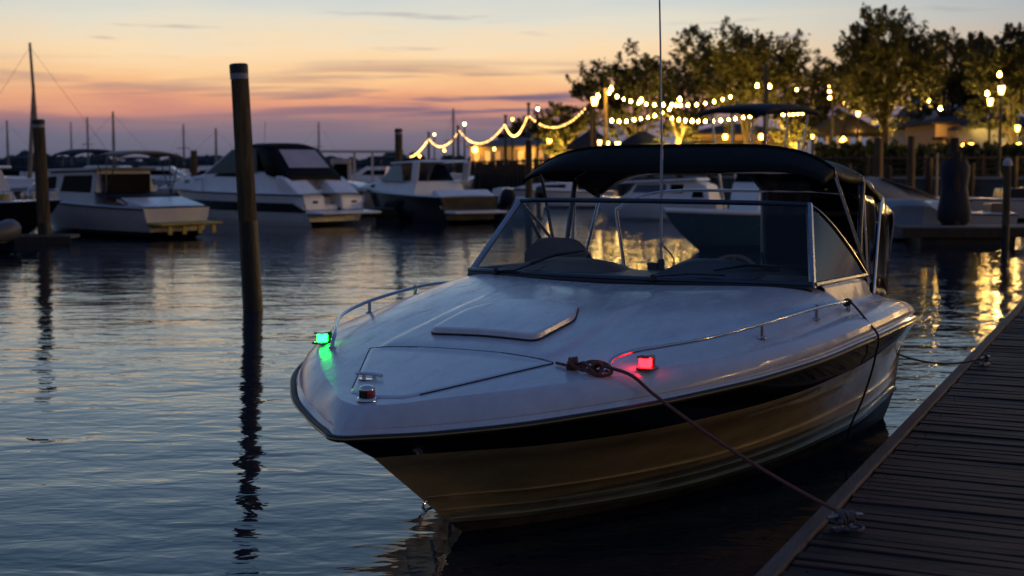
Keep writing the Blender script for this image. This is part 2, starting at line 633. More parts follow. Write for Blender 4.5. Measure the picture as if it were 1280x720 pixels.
# ------------------------------------------------------------------ water
def build_water():
    m, nt, p = nodes_of('harbour_water')
    M['harbour_water'] = m
    N, L = nt.nodes.new, nt.links.new
    p.inputs['Base Color'].default_value = (.005, .016, .030, 1)
    p.inputs['Roughness'].default_value = .03
    p.inputs['IOR'].default_value = 1.33
    g = N('ShaderNodeNewGeometry')
    prev = None
    for sc, dist, stretch, rot, det in ((.55, .024, (1, 1.6, 1), .25, 2), (2.2, .0112, (1, 1.7, 1), -.2, 3), (6.5, .0021, (1, 1.6, 1), .5, 2)):
        mp = N('ShaderNodeMapping')
        mp.inputs['Scale'].default_value = stretch
        mp.inputs['Rotation'].default_value = (0, 0, rot)
        L(g.outputs['Position'], mp.inputs['Vector'])
        n = N('ShaderNodeTexNoise')
        n.inputs['Scale'].default_value = sc
        n.inputs['Detail'].default_value = det
        n.inputs['Roughness'].default_value = .45
        n.inputs['Distortion'].default_value = .4
        L(mp.outputs[0], n.inputs['Vector'])
        b = N('ShaderNodeBump')
        b.inputs['Strength'].default_value = 1.
        b.inputs['Distance'].default_value = dist
        L(n.outputs['Fac'], b.inputs['Height'])
        if prev:
            L(prev, b.inputs['Normal'])
        prev = b.outputs['Normal']
    L(prev, p.inputs['Normal'])
    mb = MB()
    mb.add([(-2500, -300, 0), (2500, -300, 0), (2500, 4000, 0), (-2500, 4000, 0)], [(0, 1, 2, 3)])
    tag(mb.build('water', 'harbour_water', weld=False), kind='structure')


build_water()

# ================================================================== the moored motorboat in front
TH, BX, BY = .519, -.68, 6.084
AFT = Vector((math.sin(TH), math.cos(TH), 0))
PORT = Vector((math.cos(TH), -math.sin(TH), 0))


def bw(x, w, z):
    """Boat coordinates (aft, port, up) to world."""
    return Vector((BX, BY, 0)) + AFT * x + PORT * w + Vector((0, 0, z))


boat = thing('motorboat', (BX, BY, 0), math.pi / 2 - TH,
             'white motorboat with black stripe and lit red and green lamps, beside the plank dock', 'motorboat')

XE = 5.08
rail_w = Curve([-.17, -.155, -.10, .03, .134, .32, .547, .80, 1.18, 1.58, 2.24, 2.82, 3.6, 4.3, 4.85, 5.0, XE], [0, .035, .10, .262, .385, .60, .80, .99, 1.185, 1.335, 1.455, 1.495, 1.47, 1.40, 1.30, 1.25, 1.19])
rail_z = Curve([-.17, .03, .32, .8, 1.58, 2.24, 2.82, 3.6, 4.3, XE], [.655, .66, .686, .735, .79, .823, .847, .845, .82, .752])
cre_w = Curve([-.025, .0, .225, .43, .724, 1.07, 1.46, 1.73, 2.0, 2.32, 2.8, 3.3, 3.9, 4.5, 4.9, XE], [0, .075, .323, .537, .80, 1.015, 1.205, 1.285, 1.335, 1.36, 1.37, 1.35, 1.28, 1.19, 1.10, 1.04])
cre_z = Curve([-.025, .9, 1.8, 3.0, 3.9, 4.5, XE], [.782, .875, .935, .985, .975, .935, .875])
bot_w = Curve([.10, .16, .424, .56, .89, 1.26, 1.73, 2.27, 2.9, 3.7, 4.4, XE], [0, .065, .371, .56, .90, 1.115, 1.30, 1.41, 1.45, 1.415, 1.33, 1.15])
bot_z = Curve([.10, .424, .89, 1.73, 2.9, 3.7, XE], [.52, .537, .584, .645, .70, .715, .665])
chi_w = Curve([.74, .90, 1.2, 1.9, 2.7, 3.3, 4.1, XE], [0, .10, .28, .62, .89, 1.03, 1.13, 1.10])
chi_z = Curve([.74, 1.2, 1.9, 2.7, 3.7, XE], [.075, .055, .05, .075, .14, .22])
low_w = Curve([.88, 1.2, 1.9, 2.7, 3.3, 4.1, XE], [0, .23, .56, .82, .95, 1.02, 1.02])
crown = Curve([-.03, .3, .84, 1.09, 1.55, 2.2, 2.9, 3.2], [.0, .012, .045, .068, .115, .16, .175, .175])
crexp = Curve([-.03, .84, 1.55, 2.2, 2.9, 3.2], [2.0, 2.4, 3.2, 5.5, 9., 9.])


def zdeck(x, w):
    wc = max(cre_w(x), 1e-3)
    u = min(abs(w) / wc, 1)
    z = cre_z(x) + crown(x) * (1 - u ** crexp(x))
    if x > .8:      # the middle of the deck is moulded a little higher, with an edge from the locker to the windscreen
        e = min(1., max(0., (.515 - abs(w)) / .03))
        z += .014 * e * e * (3 - 2 * e) * min(1, (x - .8) / .12) * max(0, min(1, (2.4 - x) / .7))
    return z


NS = 72
ss = [(i / NS) ** 1.45 for i in range(NS + 1)]


def line(x0, wf, zf):
    return [(x0 + (XE - x0) * s, wf(x0 + (XE - x0) * s), zf(x0 + (XE - x0) * s)) for s in ss]


LR = line(-.17, rail_w, rail_z)
LB = line(.10, bot_w, bot_z)
LC = line(.74, chi_w, chi_z)
LW = line(.88, low_w, lambda x: -.012)
LK = line(1.25, lambda x: 0., lambda x: -.35)
LCR = line(-.025, cre_w, cre_z)


def lerp3(a, b, t, out=0., dz=0.):
    return tuple(a[k] + (b[k] - a[k]) * t + (out if k == 1 else dz if k == 2 else 0) for k in range(3))


def strip(name, cols, m, parent, both=True, **kw):
    mb = MB(True)
    mb.grid(cols)
    if both:
        mb.grid([[(x, -w, z) for x, w, z in c] for c in cols])
    return mb.build(name, m, parent, smooth=True, **kw)


# hull sides: strip ledge, flare, chine, bottom
fl = [min(1, max(0, r[1] * 4)) for r in LR]
cols = [LB]
cols.append([lerp3(a, b, .10, .004 * k) for a, b, k in zip(LB, LC, fl)])
for t, o in ((.11, -.004), (.3, -.015), (.5, -.020), (.595, -.020), (.60, -.008), (.61, -.022), (.7, -.020), (.80, -.016), (.805, -.004), (.815, -.016), (.93, -.006)):
    cols.append([lerp3(a, b, t, o * k) for a, b, k in zip(LB, LC, fl)])
cols.append([lerp3(a, b, .94, .010 * k) for a, b, k in zip(LB, LC, fl)])
cols.append([(x, w + .012 * k, z) for (x, w, z), k in zip(LC, fl)])
hull = strip('hull', cols, 'gelcoat_tan', boat, angle=25)
cols2 = [[(x, w + .012 * k, z) for (x, w, z), k in zip(LC, fl)], [lerp3(a, b, .12, -.004 * k, 0) for a, b, k in zip(LC, LW, fl)], [lerp3(a, b, .55, .004 * k) for a, b, k in zip(LC, LW, fl)], LW, LK]
strip('hull_bottom', cols2, 'bottom_paint', boat, angle=35)
strip('hull_stripe', [LR, [lerp3(a, b, .5, .012 * k) for a, b, k in zip(LR, LB, fl)], LB], 'black_gloss', boat, angle=60)
# transom
tm = MB(True)
end = [LR[-1], LB[-1], LC[-1], LW[-1], LK[-1]]
ring = end + [(x, -w, z) for x, w, z in end[-2::-1]]
tm.add(ring, [tuple(range(len(ring)))])
tm.box((XE + .12, 0, .28), (.26, 1.5, .05))
tm.build('transom', 'gelcoat_white', boat)

# deck: rounded gunwale moulding, then foredeck to the windscreen, then side decks round the cockpit
gun = []
for t, o, dz in ((0, .0, 0), (.08, .020, .010), (.20, .038, .020), (.36, .052, .026), (.52, .056, .024), (.66, .046, .014), (.73, .034, .006), (.745, .018, .0), (.80, .016, 0), (.82, .028, 0), (.90, .026, 0), (.92, .012, 0), (1, .004, 0)):
    c = []
    for i, (a, b) in enumerate(zip(LCR, LR)):
        k = .25 + .75 * min(1, max(0, (a[0] - .3) / 2.2))
        kk = fl[i]
        c.append(lerp3(a, b, t, o * k * kk, dz * k))
    gun.append(c)
cut = max(i for i, p in enumerate(LCR) if p[0] < 3.02)
dk = MB(True)
dk.grid(gun)
dk.grid([[(x, -w, z) for x, w, z in c] for c in gun])
NU = 120
rows = []
for i in range(cut + 1):
    x, wc, z0 = LCR[i]
    r = []
    for k in range(NU + 1):
        u = -1 + 2 * k / NU
        u = math.copysign(1 - (1 - abs(u)) ** 1.15, u)
        w = wc * u
        r.append((x, w, zdeck(x, w)))
    rows.append(r)
dk.grid(rows)
ctop = Curve([3.0, 3.9, 4.05, 4.3, 5.2], [1.145, 1.125, 1.10, .99, .90])
for sg in (1, -1):
    rows = []
    for i in range(cut, NS + 1):
        x, wc, z0 = LCR[i]
        t = ctop(x)
        t = max(t, z0 + .015)
        wi = min(1.20, wc - .10)
        rows.append([(x, sg * wc, z0), (x, sg * (wi + .05), z0 + .012), (x, sg * (wi + .02), z0 + .03), (x, sg * wi, t - .02), (x, sg * (wi - .03), t), (x, sg * (wi - .09), t), (x, sg * (wi - .10), t - .03), (x, sg * (wi - .10), .34)])
    dk.grid(rows)
# aft deck and inner transom wall
xa = 4.72
dk.grid([[(xx, w, .885 + (.0 if xx > xa else .0)) for w in (-1.02, -.5, 0, .5, 1.02)] for xx in (xa, XE - .02)])
dk.grid([[(xa, w, zz) for w in (-1.02, 0, 1.02)] for zz in (.885, .34)])
dk.grid([[(XE, w, zz) for w in (-1.03, 0, 1.03)] for zz in (.875, .74)])
deck = dk.build('deck', 'deck_paint', boat, smooth=True, angle=23)
fl_ = MB(True)
fl_.grid([[(x, w, .345) for w in (-1.1, 0, 1.1)] for x in (3.0, 4.72)])
fl_.build('cockpit_floor', 'gelcoat_worn', boat)

# rub rail: black vinyl with a thin strip, lamp reflections put in as gold colour
full = [(x, w, z) for x, w, z in LR]
path = [(x, -w, z) for x, w, z in full[::-1]] + full[1:]
rr = MB(True).tube([(x, w + math.copysign(.012, w) if abs(w) > .02 else w, z) for x, w, z in path], .016, seg=8).build('rub_rail', 'rubber', boat, smooth=True)
MB(True).tube([(x - (.020 if abs(w) < .05 else .01), w + math.copysign(.026, w) if abs(w) > .02 else w, z + .002) for x, w, z in path], .004, seg=6).build('strip_glint', 'gold_glint', rr, smooth=True)


# anchor locker lid, its gasket and latch
def drape(poly, name, m, parent, h0, h1, n=14, edge=.01, **kw):
    """A panel that follows the deck: outline in (x, w), fan of rings towards its centre."""
    cx = sum(p[0] for p in poly) / len(poly)
    cw = sum(p[1] for p in poly) / len(poly)
    mb = MB(True)
    rings = []
    for f, h in ((1.0, h0), (1.0 - edge * .35, h1 - .003 if h1 > .004 else h1), (1 - edge * 1.2, h1)) + tuple((1 - edge * 1.2 - (1 - edge * 1.2) * k / n, h1) for k in range(1, n)):
        ring = []
        for x, w in poly:
            X, W = cx + (x - cx) * f, cw + (w - cw) * f
            ring.append((X, W, zdeck(X, W) + h))
        rings.append(ring)
    mb.grid(rings, close_v=True)
    o = len(mb.v)
    mb.v.append((cx, cw, zdeck(cx, cw) + h1))
    k = len(mb.v) - 1 - len(poly)
    m_ = len(poly)
    for j in range(m_):
        mb.f.append((k + j, k + (j + 1) % m_, len(mb.v) - 1))
    return mb.build(name, m, parent, smooth=True, angle=50, **kw)


def rounded(poly, rad, n=5):
    out = []
    m = len(poly)
    for i in range(m):
        p0, p, p1 = Vector(poly[i - 1]).to_2d(), Vector(poly[i]).to_2d(), Vector(poly[(i + 1) % m]).to_2d()
        a, b = (p0 - p), (p1 - p)
        ra = min(rad, a.length * .45, b.length * .45)
        A, B = p + a.normalized() * ra, p + b.normalized() * ra
        for k in range(n + 1):
            t = k / n
            out.append(tuple((1 - t) ** 2 * A + 2 * t * (1 - t) * p + t * t * B))
    return out


def dense(poly, step=.05):
    out = []
    for i, p in enumerate(poly):
        a, b = Vector(p).to_2d(), Vector(poly[(i + 1) % len(poly)]).to_2d()
        n = max(1, int((b - a).length / step))
        out += [tuple(a.lerp(b, k / n)) for k in range(n)]
    return out


lockp = dense(rounded([(.84, -.545), (.86, -.25), (.865, .25), (.84, .545), (.13, .15), (.08, .0), (.13, -.15)], .03))
lid = drape(lockp, 'anchor_locker_lid', 'hatch_paint', boat, .001, .005, edge=.012)
k0 = min(range(len(lockp)), key=lambda i: lockp[i][0] + .2 * abs(lockp[i][1]))
gp = [(x, w, zdeck(x, w) + .003) for x, w in lockp[k0:] + lockp[:k0] if x > .20]
MB(True).tube(gp, .0034, seg=6, caps=False).build('gasket_and_shade', 'rubber', lid, smooth=True)
cl = MB(True)
cx, cwx = .35, -.20
for k in (-1, 1):
    cl.lathe((cx + .0 * k, cwx + .03 * k, zdeck(cx, cwx) + .004), [(.011, 0), (.009, .012), (.011, .018)], 10)
cl.tube([(cx, cwx - .075, zdeck(cx, cwx) + .022), (cx, cwx - .03, zdeck(cx, cwx) + .026), (cx, cwx + .03, zdeck(cx, cwx) + .026), (cx, cwx + .075, zdeck(cx, cwx) + .022)], .008)
cl.lathe((cx, cwx, zdeck(cx, cwx) + .001), [(.05, 0), (.05, .004)], 18)
cl.build('deck_cleat', 'chrome', boat, smooth=True)

# foredeck hatch: thick rounded lid
hp = dense(rounded([(1.06, -.33), (1.08, 0), (1.06, .315), (1.45, .335), (1.72, .22), (1.76, 0), (1.72, -.22), (1.45, -.335)], .06), .04)
hatch = drape(hp, 'deck_hatch', 'hatch_paint', boat, .004, .036, edge=.045)
hg = [(x, w, zdeck(x, w) + .006) for x, w in hp]
MB(True).tube(hg + hg[:1], .005, seg=6, caps=False).build('gasket_and_shade', 'rubber', hatch, smooth=True)  # dark line drawn as the shadow along the lid's edge

# bow rails
for sg in (-1, 1):
    base = [(.863, .808, .0), (.875, .812, .035), (.91, .828, .06), (1.0, .885, .074), (1.11, .965, .080), (1.374, 1.115, .085), (1.8, 1.235, .085), (2.43, 1.325, .078), (2.80, 1.35, .070), (2.90, 1.352, .060), (2.95, 1.352, .035), (2.965, 1.352, .0)]
    pts = smooth_path([(x, sg * w, cre_z(x) + (zdeck(x, min(w, cre_w(x))) - cre_z(x)) * .6 + h) for x, w, h in base], 5)
    br = MB(True).tube(pts, .0115, seg=10).build('bow_rail', 'chrome', boat, smooth=True)
    for x, w in ((1.8, 1.235), (2.43, 1.325)):
        z = zdeck(x, w)
        MB(True).tube([(x, sg * w, z), (x, sg * w, z + .085)], .0105, seg=8).lathe((x, sg * w, z), [(.026, 0), (.026, .006), (.014, .012)], 12).build('stanchion', 'chrome', br, smooth=True)
    MB(True).lathe((.863, sg * .808, zdeck(.863, .808)), [(.024, 0), (.024, .006), (.013, .014)], 12).build('rail_foot', 'chrome', br, smooth=True)

# side lamps at the bow: housing, glowing lens
for sg, nm, em, hs in ((-1, 'green', 'lamp_green', 'lens_green'), (1, 'red', 'lamp_red', 'lens_red')):
    x, w = .97, .955
    z = cre_z(x) + .004
    lm = MB(True).box((x + .012, sg * (w + .005), z + .006), (.105, .074, .012)).box((x + .032, sg * w, z + .034), (.044, .060, .046)).box((x + .008, sg * w, z + .061), (.088, .062, .010)).build('side_lamp', hs, boat, bevel=.008, segs=3)
    lm['label'] = 'lit %s side lamp' % nm
    MB(True).lathe((x + .004, sg * w, z + .013), [(.028, 0), (.030, .006), (.030, .037), (.027, .042)], 20).build('lens', em, lm, smooth=True, angle=50)
    for dx, dw in ((-.03, -.028), (-.03, .030), (.052, -.026), (.052, .030)):
        MB(True).lathe((x + dx, sg * (w + dw), z + .012), [(.005, 0), (.004, .002)], 8).build('screw', 'chrome', lm)
# two-coloured bow lamp, not lit
x = .055
z = zdeck(x, 0)
bl = MB(True).lathe((x, 0, z), [(.047, 0), (.046, .008), (.040, .013)], 24).lathe((x, 0, z + .046), [(.036, 0), (.036, .008), (.030, .017), (.014, .023), (.001, .024)], 24).build('bow_lamp', 'chrome', boat, smooth=True, angle=50)
for sg, m_ in ((-1, 'lens_green'), (1, 'lens_red')):
    pr = []
    for zz in (.012, .047):
        pr.append([(x + .035 * math.cos(a), .035 * math.sin(a), z + zz) for a in [R_(180 - sg * t) for t in np.linspace(35, 125, 9)]])
    MB(True).grid(pr).build('lens', m_, bl, smooth=True, solid=.004)
MB(True).lathe((x, 0, z + .012), [(.030, 0), (.030, .035)], 16).build('lamp_core', 'black_gloss', bl, smooth=True)
# bow eye on the stem
ex, ez = .548, .205
MB(True).tube([(ex + .02, 0, ez + .035), (ex - .03, 0, ez + .02), (ex - .045, 0, ez), (ex - .03, 0, ez - .02), (ex + .035, 0, ez - .02)], .008).tube([(ex - .042 + .02 * math.sin(t), .02 * math.cos(t), ez - .012 - .024 * (1 - math.cos(t)) / 1.2) for t in np.linspace(0, 2 * math.pi, 18)], .0045, caps=False).build('bow_eye', 'chrome', boat, smooth=True)

# ---- windscreen: three curved panes in a dark aluminium frame
WBp = [(2.52, 0, 1.163), (2.56, .35, 1.162), (2.655, .72, 1.158), (2.76, 1.0, 1.152), (2.855, 1.168, 1.146)]
WTp = [(3.02, 0, 1.626), (3.05, .35, 1.624), (3.12, .66, 1.62), (3.19, .86, 1.616), (3.256, 1.012, 1.610)]
wb = smooth_path(WBp, 5)
wt = smooth_path(WTp, 5)
wb = [Vector((p.x, -p.y, p.z)) for p in wb[:0:-1]] + wb
wt = [Vector((p.x, -p.y, p.z)) for p in wt[:0:-1]] + wt
ws = MB(True)
ws.tube([(p.x, p.y, p.z) for p in wt], .016, seg=8)
ws.tube([(p.x - .004, p.y, p.z + .010) for p in wb], .018, seg=8)
frame = ws.build('windscreen', 'alu_dull', boat, smooth=True)
MB(True).grid([[(p.x - .03, p.y * 1.004, zdeck(p.x - .03, p.y) - .002) for p in wb], [(p.x - .022, p.y, p.z + .004) for p in wb]]).build('seal', 'rubber', frame, smooth=True, solid=.006)
MB(True).grid([[a.lerp(b, t) for a, b in zip(wb, wt)] for t in np.linspace(.02, .985, 6)]).build('front_pane', 'windshield_glass', frame, smooth=True)
for sg in (-1, 1):
    b0, t0 = Vector((2.855, sg * 1.168, 1.135)), Vector((3.256, sg * 1.012, 1.612))
    pl = MB(True)
    d = (t0 - b0).normalized()
    pl.tube([b0, t0], .021, seg=6)
    pl.build('corner_post', 'alu_post', frame, smooth=True)
    top = smooth_path([(3.256, sg * 1.016, 1.606), (3.36, sg * 1.045, 1.56), (3.55, sg * 1.085, 1.455), (3.80, sg * 1.13, 1.29), (4.02, sg * 1.16, 1.135)], 6)
    bot = [Vector((2.875 + (4.02 - 2.875) * (i / (len(top) - 1)), sg * (1.172 - .012 * i / (len(top) - 1)), 1.150 - .02 * i / (len(top) - 1))) for i in range(len(top))]
    MB(True).tube(top, .013, seg=8).tube([(p.x, p.y, p.z + .003) for p in bot], .018, seg=8).build('side_frame', 'alu_dull', frame, smooth=True)
    MB(True).grid([[a.lerp(b, t) for a, b in zip(bot, top)] for t in np.linspace(.0, 1, 6)]).build('side_pane', 'side_glass', frame, smooth=True)
# wipers
for a, e, b0, b1 in (((2.60, -.86), (2.685, -.50), (2.70, -.62), (2.70, -.24)), ((2.56, .30), (2.69, .70), (2.70, .62), (2.845, .98))):
    def on(p, h=.018):
        # point on the pane just outside the glass
        x, w = p
        i = min(range(len(wb)), key=lambda k: abs(wb[k].y - w))
        t = min(1, max(0, (x - wb[i].x) / max(.05, wt[i].x - wb[i].x)))
        q = wb[i].lerp(wt[i], t)
        return Vector((q.x - h, w, q.z + h * .6))
    wp = MB(True).tube([on(a, .03), on(((a[0] + e[0]) / 2, (a[1] + e[1]) / 2), .035), on(e, .022)], .006, seg=6).lathe(on(a, .03) - Vector((0, 0, .025)), [(.018, 0), (.018, .03), (.01, .04)], 10).build('wiper', 'rubber', boat, smooth=True)
    MB(True).tube([on(b0, .012), on(((b0[0] + b1[0]) / 2, (b0[1] + b1[1]) / 2), .016), on(b1, .012)], [.006, .012, .006], seg=6).build('wiper_blade', 'rubber', wp, smooth=True)

# ---- inside: dashboard, cowls, wheel, seats
db = MB(True)
rows = []
for p in wb:
    if abs(p.y) > 1.12:
        continue
    rows.append([(p.x + .01, p.y, p.z - .005), (p.x + .25, p.y * .99, p.z + .004), (3.22, p.y * .97, 1.175), (3.30, p.y * .97, 1.14), (3.33, p.y * .97, .80), (3.33, p.y * .97, .35)])
db.grid(rows)
dash = db.build('dashboard', 'dash_dark', boat, smooth=True, angle=50)
for w0, w1, h in ((-.95, -.15, .075), (.12, .78, .10)):
    c = MB(True)
    rr_ = []
    for k in range(13):
        t = k / 12
        w = w0 + (w1 - w0) * t
        s_ = (1 - abs(2 * t - 1) ** 3.2)
        rr_.append([(2.92, w, 1.165), (3.02, w, 1.17 + h * .7 * s_), (3.14, w, 1.17 + h * s_), (3.26, w, 1.165 + h * .8 * s_), (3.30, w, 1.13)])
    c.grid(rr_)
    c.build('dash_cowl', 'vinyl_grey' if w0 > 0 else 'vinyl_tan', dash, smooth=True)
wh = MB(True)
wc_ = Vector((3.52, .40, 1.10))
ax = Vector((-.80, 0, .60))
u_ = Vector((0, 1, 0))
v_ = Vector((.60, 0, .80))
wh.tube([wc_ + u_ * math.cos(t) * .19 + v_ * math.sin(t) * .19 for t in np.linspace(0, 2 * math.pi, 33)], .016, seg=8, caps=False)
for t in (R_(90), R_(210), R_(330)):
    wh.tube([wc_ + ax * .03, wc_ + u_ * math.cos(t) * .19 + v_ * math.sin(t) * .19], .010, seg=6)
wh.tube([wc_ + ax * .04, wc_ - ax * -.0 + Vector((-.16, 0, .06))], .03, seg=10)
wh.build('steering_wheel', 'wheel_rim', boat, smooth=True)


def seat(cx, w, width, zt, m='vinyl_tan', depth=.5, face=-1):
    """Cockpit seat: base, cushion and rounded backrest."""
    s_ = MB(True)
    o = s_.box((cx, w, .55), (depth, width, .40)).build('seat', 'gelcoat_white', boat)
    MB(True).box((cx, w, .80), (depth, width, .12)).build('cushion', m, o, bevel=.04, segs=3)
    k = []
    for i in range(15):
        t = -1 + 2 * i / 14
        top = zt - .10 * abs(t) ** 4
        k.append([(cx - face * depth * .42, w + t * width / 2, .80), (cx - face * depth * .46, w + t * width / 2, top - .03), (cx - face * depth * .52, w + t * width / 2 * .97, top), (cx - face * depth * .60, w + t * width / 2 * .97, top - .02), (cx - face * depth * .62, w + t * width / 2, .80)])
    MB(True).grid(k).build('backrest', m, o, smooth=True, angle=70)


seat(3.78, -.86, .50, 1.35, face=1)
seat(3.95, .45, .55, 1.15, 'vinyl_grey')
seat(4.45, -.55, .98, 1.02)
seat(4.45, .55, .98, 1.02, 'vinyl_grey')
mb = MB(True)
mb.box((4.66, .55, .98), (.36, .8, .30)).box((4.72, .80, 1.10), (.26, .35, .18))
mb.build('engine_cover', 'canvas_black', boat, bevel=.07, segs=3)

# ---- bimini canopy on four hoops
hoops = [(3.60, 1.06, 1.81, 1.962), (4.20, 1.075, 1.763, 1.90), (4.65, 1.085, 1.63, 1.80), (4.95, 1.09, 1.505, 1.66)]


def hoop_pts(x, hw, zs, zc, lift=0., n=28, a0=-1., a1=1.):
    out = []
    for k in range(n + 1):
        t = a0 + (a1 - a0) * k / n
        out.append(Vector((x, hw * t, zs + (zc - zs) * (1 - abs(t) ** 5.2) + lift)))
    return out


can = MB(True)
rows = []
xs_ = [3.36, 3.44, 3.52, 3.60, 3.75, 3.90, 4.05, 4.20, 4.31, 4.42, 4.53, 4.65]
hw_ = Curve([h[0] for h in hoops], [h[1] for h in hoops])
zs_ = Curve([h[0] for h in hoops], [h[2] for h in hoops])
zc_ = Curve([h[0] for h in hoops], [h[3] for h in hoops])
for x in xs_:
    dip = 0 if x >= 3.60 else ((3.60 - x) / .24)
    sg_ = 0.
    for a, b in zip(hoops, hoops[1:]):
        if a[0] < x < b[0]:
            t = (x - a[0]) / (b[0] - a[0])
            sg_ = -.022 * 4 * t * (1 - t)
    r = hoop_pts(max(x, 3.60), hw_(x) * (1 - .01 * dip), zs_(x), zc_(x), .016 + sg_)
    edge = []
    for p in r:
        q = Vector((x, p.y, p.z - .18 * dip ** 1.3 * (1 - .6 * abs(p.y / 1.06) ** 3)))
        edge.append(q)
    # side skirts that hang a little below the hoop shoulders
    sk = .05 - .02 * dip
    edge = [Vector((x, edge[0].y * 1.004, edge[0].z - sk))] + edge + [Vector((x, edge[-1].y * 1.004, edge[-1].z - sk))]
    rows.append(edge)
can.grid(rows)
canopy = can.build('canopy', 'canvas_black', boat, smooth=True, angle=180, solid=.006)
# piping and hoops
MB(True).tube([p + Vector((-.006, 0, .004)) for p in rows[3]], .009, seg=6).build('piping', 'canvas_black', canopy, smooth=True)
legs = [((4.10, 1.165), ), ((4.22, 1.12), ), ((4.36, 1.12), ), ((5.0, 1.02), )]
for (x, hw, zs, zc), ((lx, lw), ) in zip(hoops, legs):
    pts = hoop_pts(x, hw, zs, zc, 0)
    lz = max(ctop(lx), cre_z(lx) + .015)
    tt = [Vector((lx, -lw, lz)), Vector((x + (lx - x) * .12, -hw, zs - .06))] + pts + [Vector((x + (lx - x) * .12, hw, zs - .06)), Vector((lx, lw, lz))]
    hp_ = MB(True).tube(tt, .0125, seg=8)
    hp_.build('hoop', 'chrome', canopy, smooth=True)
# front struts that the photo shows through the windscreen
for sg in (-1, 1):
    MB(True).tube([(3.262, sg * 1.015, 1.605), (3.62, sg * 1.06, 1.44), (4.02, sg * 1.12, 1.24)], .012, seg=8).build('strut', 'alu_dull', canopy, smooth=True)
    MB(True).tube([(4.20, sg * 1.075, 1.74), (4.12, sg * 1.085, 1.4), (4.08, sg * 1.10, 1.12)], .019, seg=8).build('strut', 'alu_dull', canopy, smooth=True)
# black side curtain to port and half of the stern curtain, the starboard flap rolled and hanging
cu = MB(True)
r0, r1 = [], []
for x in np.linspace(4.1, 4.96, 16):
    r0.append((x, hw_(x) - .012 + .008 * math.sin(x * 23), zs_(x) + .02))
    r1.append((x + .03, min(1.10, cre_w(x) - .04) + .012 * math.sin(x * 31), cre_z(x) + .03))
cu.grid([[tuple(Vector(a).lerp(Vector(b), t)) for a, b in zip(r0, r1)] for t in np.linspace(0, 1, 6)])
cu.build('side_curtain', 'smoked_vinyl', canopy, smooth=True, angle=180, solid=.004)
cu = MB(True)
rws = []
for w in np.linspace(.10, 1.07, 14):
    zt = 1.505 + .155 * (1 - abs(w / 1.09) ** 4.5)
    rws.append([(4.66, w, zt + .13), (4.95 + .01 * math.sin(w * 30), w, zt), (4.97 + .014 * math.sin(w * 27), w, 1.2), (5.0, w * .95, .89)])
cu.grid(rws)
cu.build('stern_curtain', 'smoked_vinyl', canopy, smooth=True, angle=180, solid=.004)
# aerial: tall whip on a ratchet mount behind the windscreen
an = MB(True).tube([(3.335, 0, 1.17), (3.33, 0, 1.30), (3.318, .006, 1.95)], .011, seg=8).tube([(3.318, .006, 1.95), (3.29, .002, 2.6), (3.25, -.008, 3.5)], .0075, seg=8, r2=.0045).build('aerial', 'hull_grey', boat, smooth=True)
MB(True).lathe((3.335, 0, 1.15), [(.035, 0), (.035, .02), (.022, .03), (.022, .07), (.015, .09)], 12).box((3.32, -.05, 1.19), (.05, .06, .05)).build('mount', 'rubber', an, smooth=True)
# a cable hanging from the aerial, as seen behind the glass
MB(True).tube(smooth_path([(3.325, .01, 1.34), (3.36, .08, 1.24), (3.36, .06, 1.17)], 6), .005, seg=6).build('cable', 'rubber', an, smooth=True)

# ================================================================== plank dock
dV = Vector((796, FPX, 0)).normalized()        # along the dock, away from the camera
dN = Vector((dV.y, -dV.x, 0))                  # across, away from the water
E0 = at(945, 720, z=.32)
DK0 = E0 - dV * 7.5
rz_d = math.atan2(dV.y, dV.x)
dock = thing('dock', (DK0.x, DK0.y, 0), rz_d, 'dark plank dock with a pale edge board beside the white motorboat', 'dock')
# local: x along, -y across (away from water)
LEN, WID = 29., 2.3


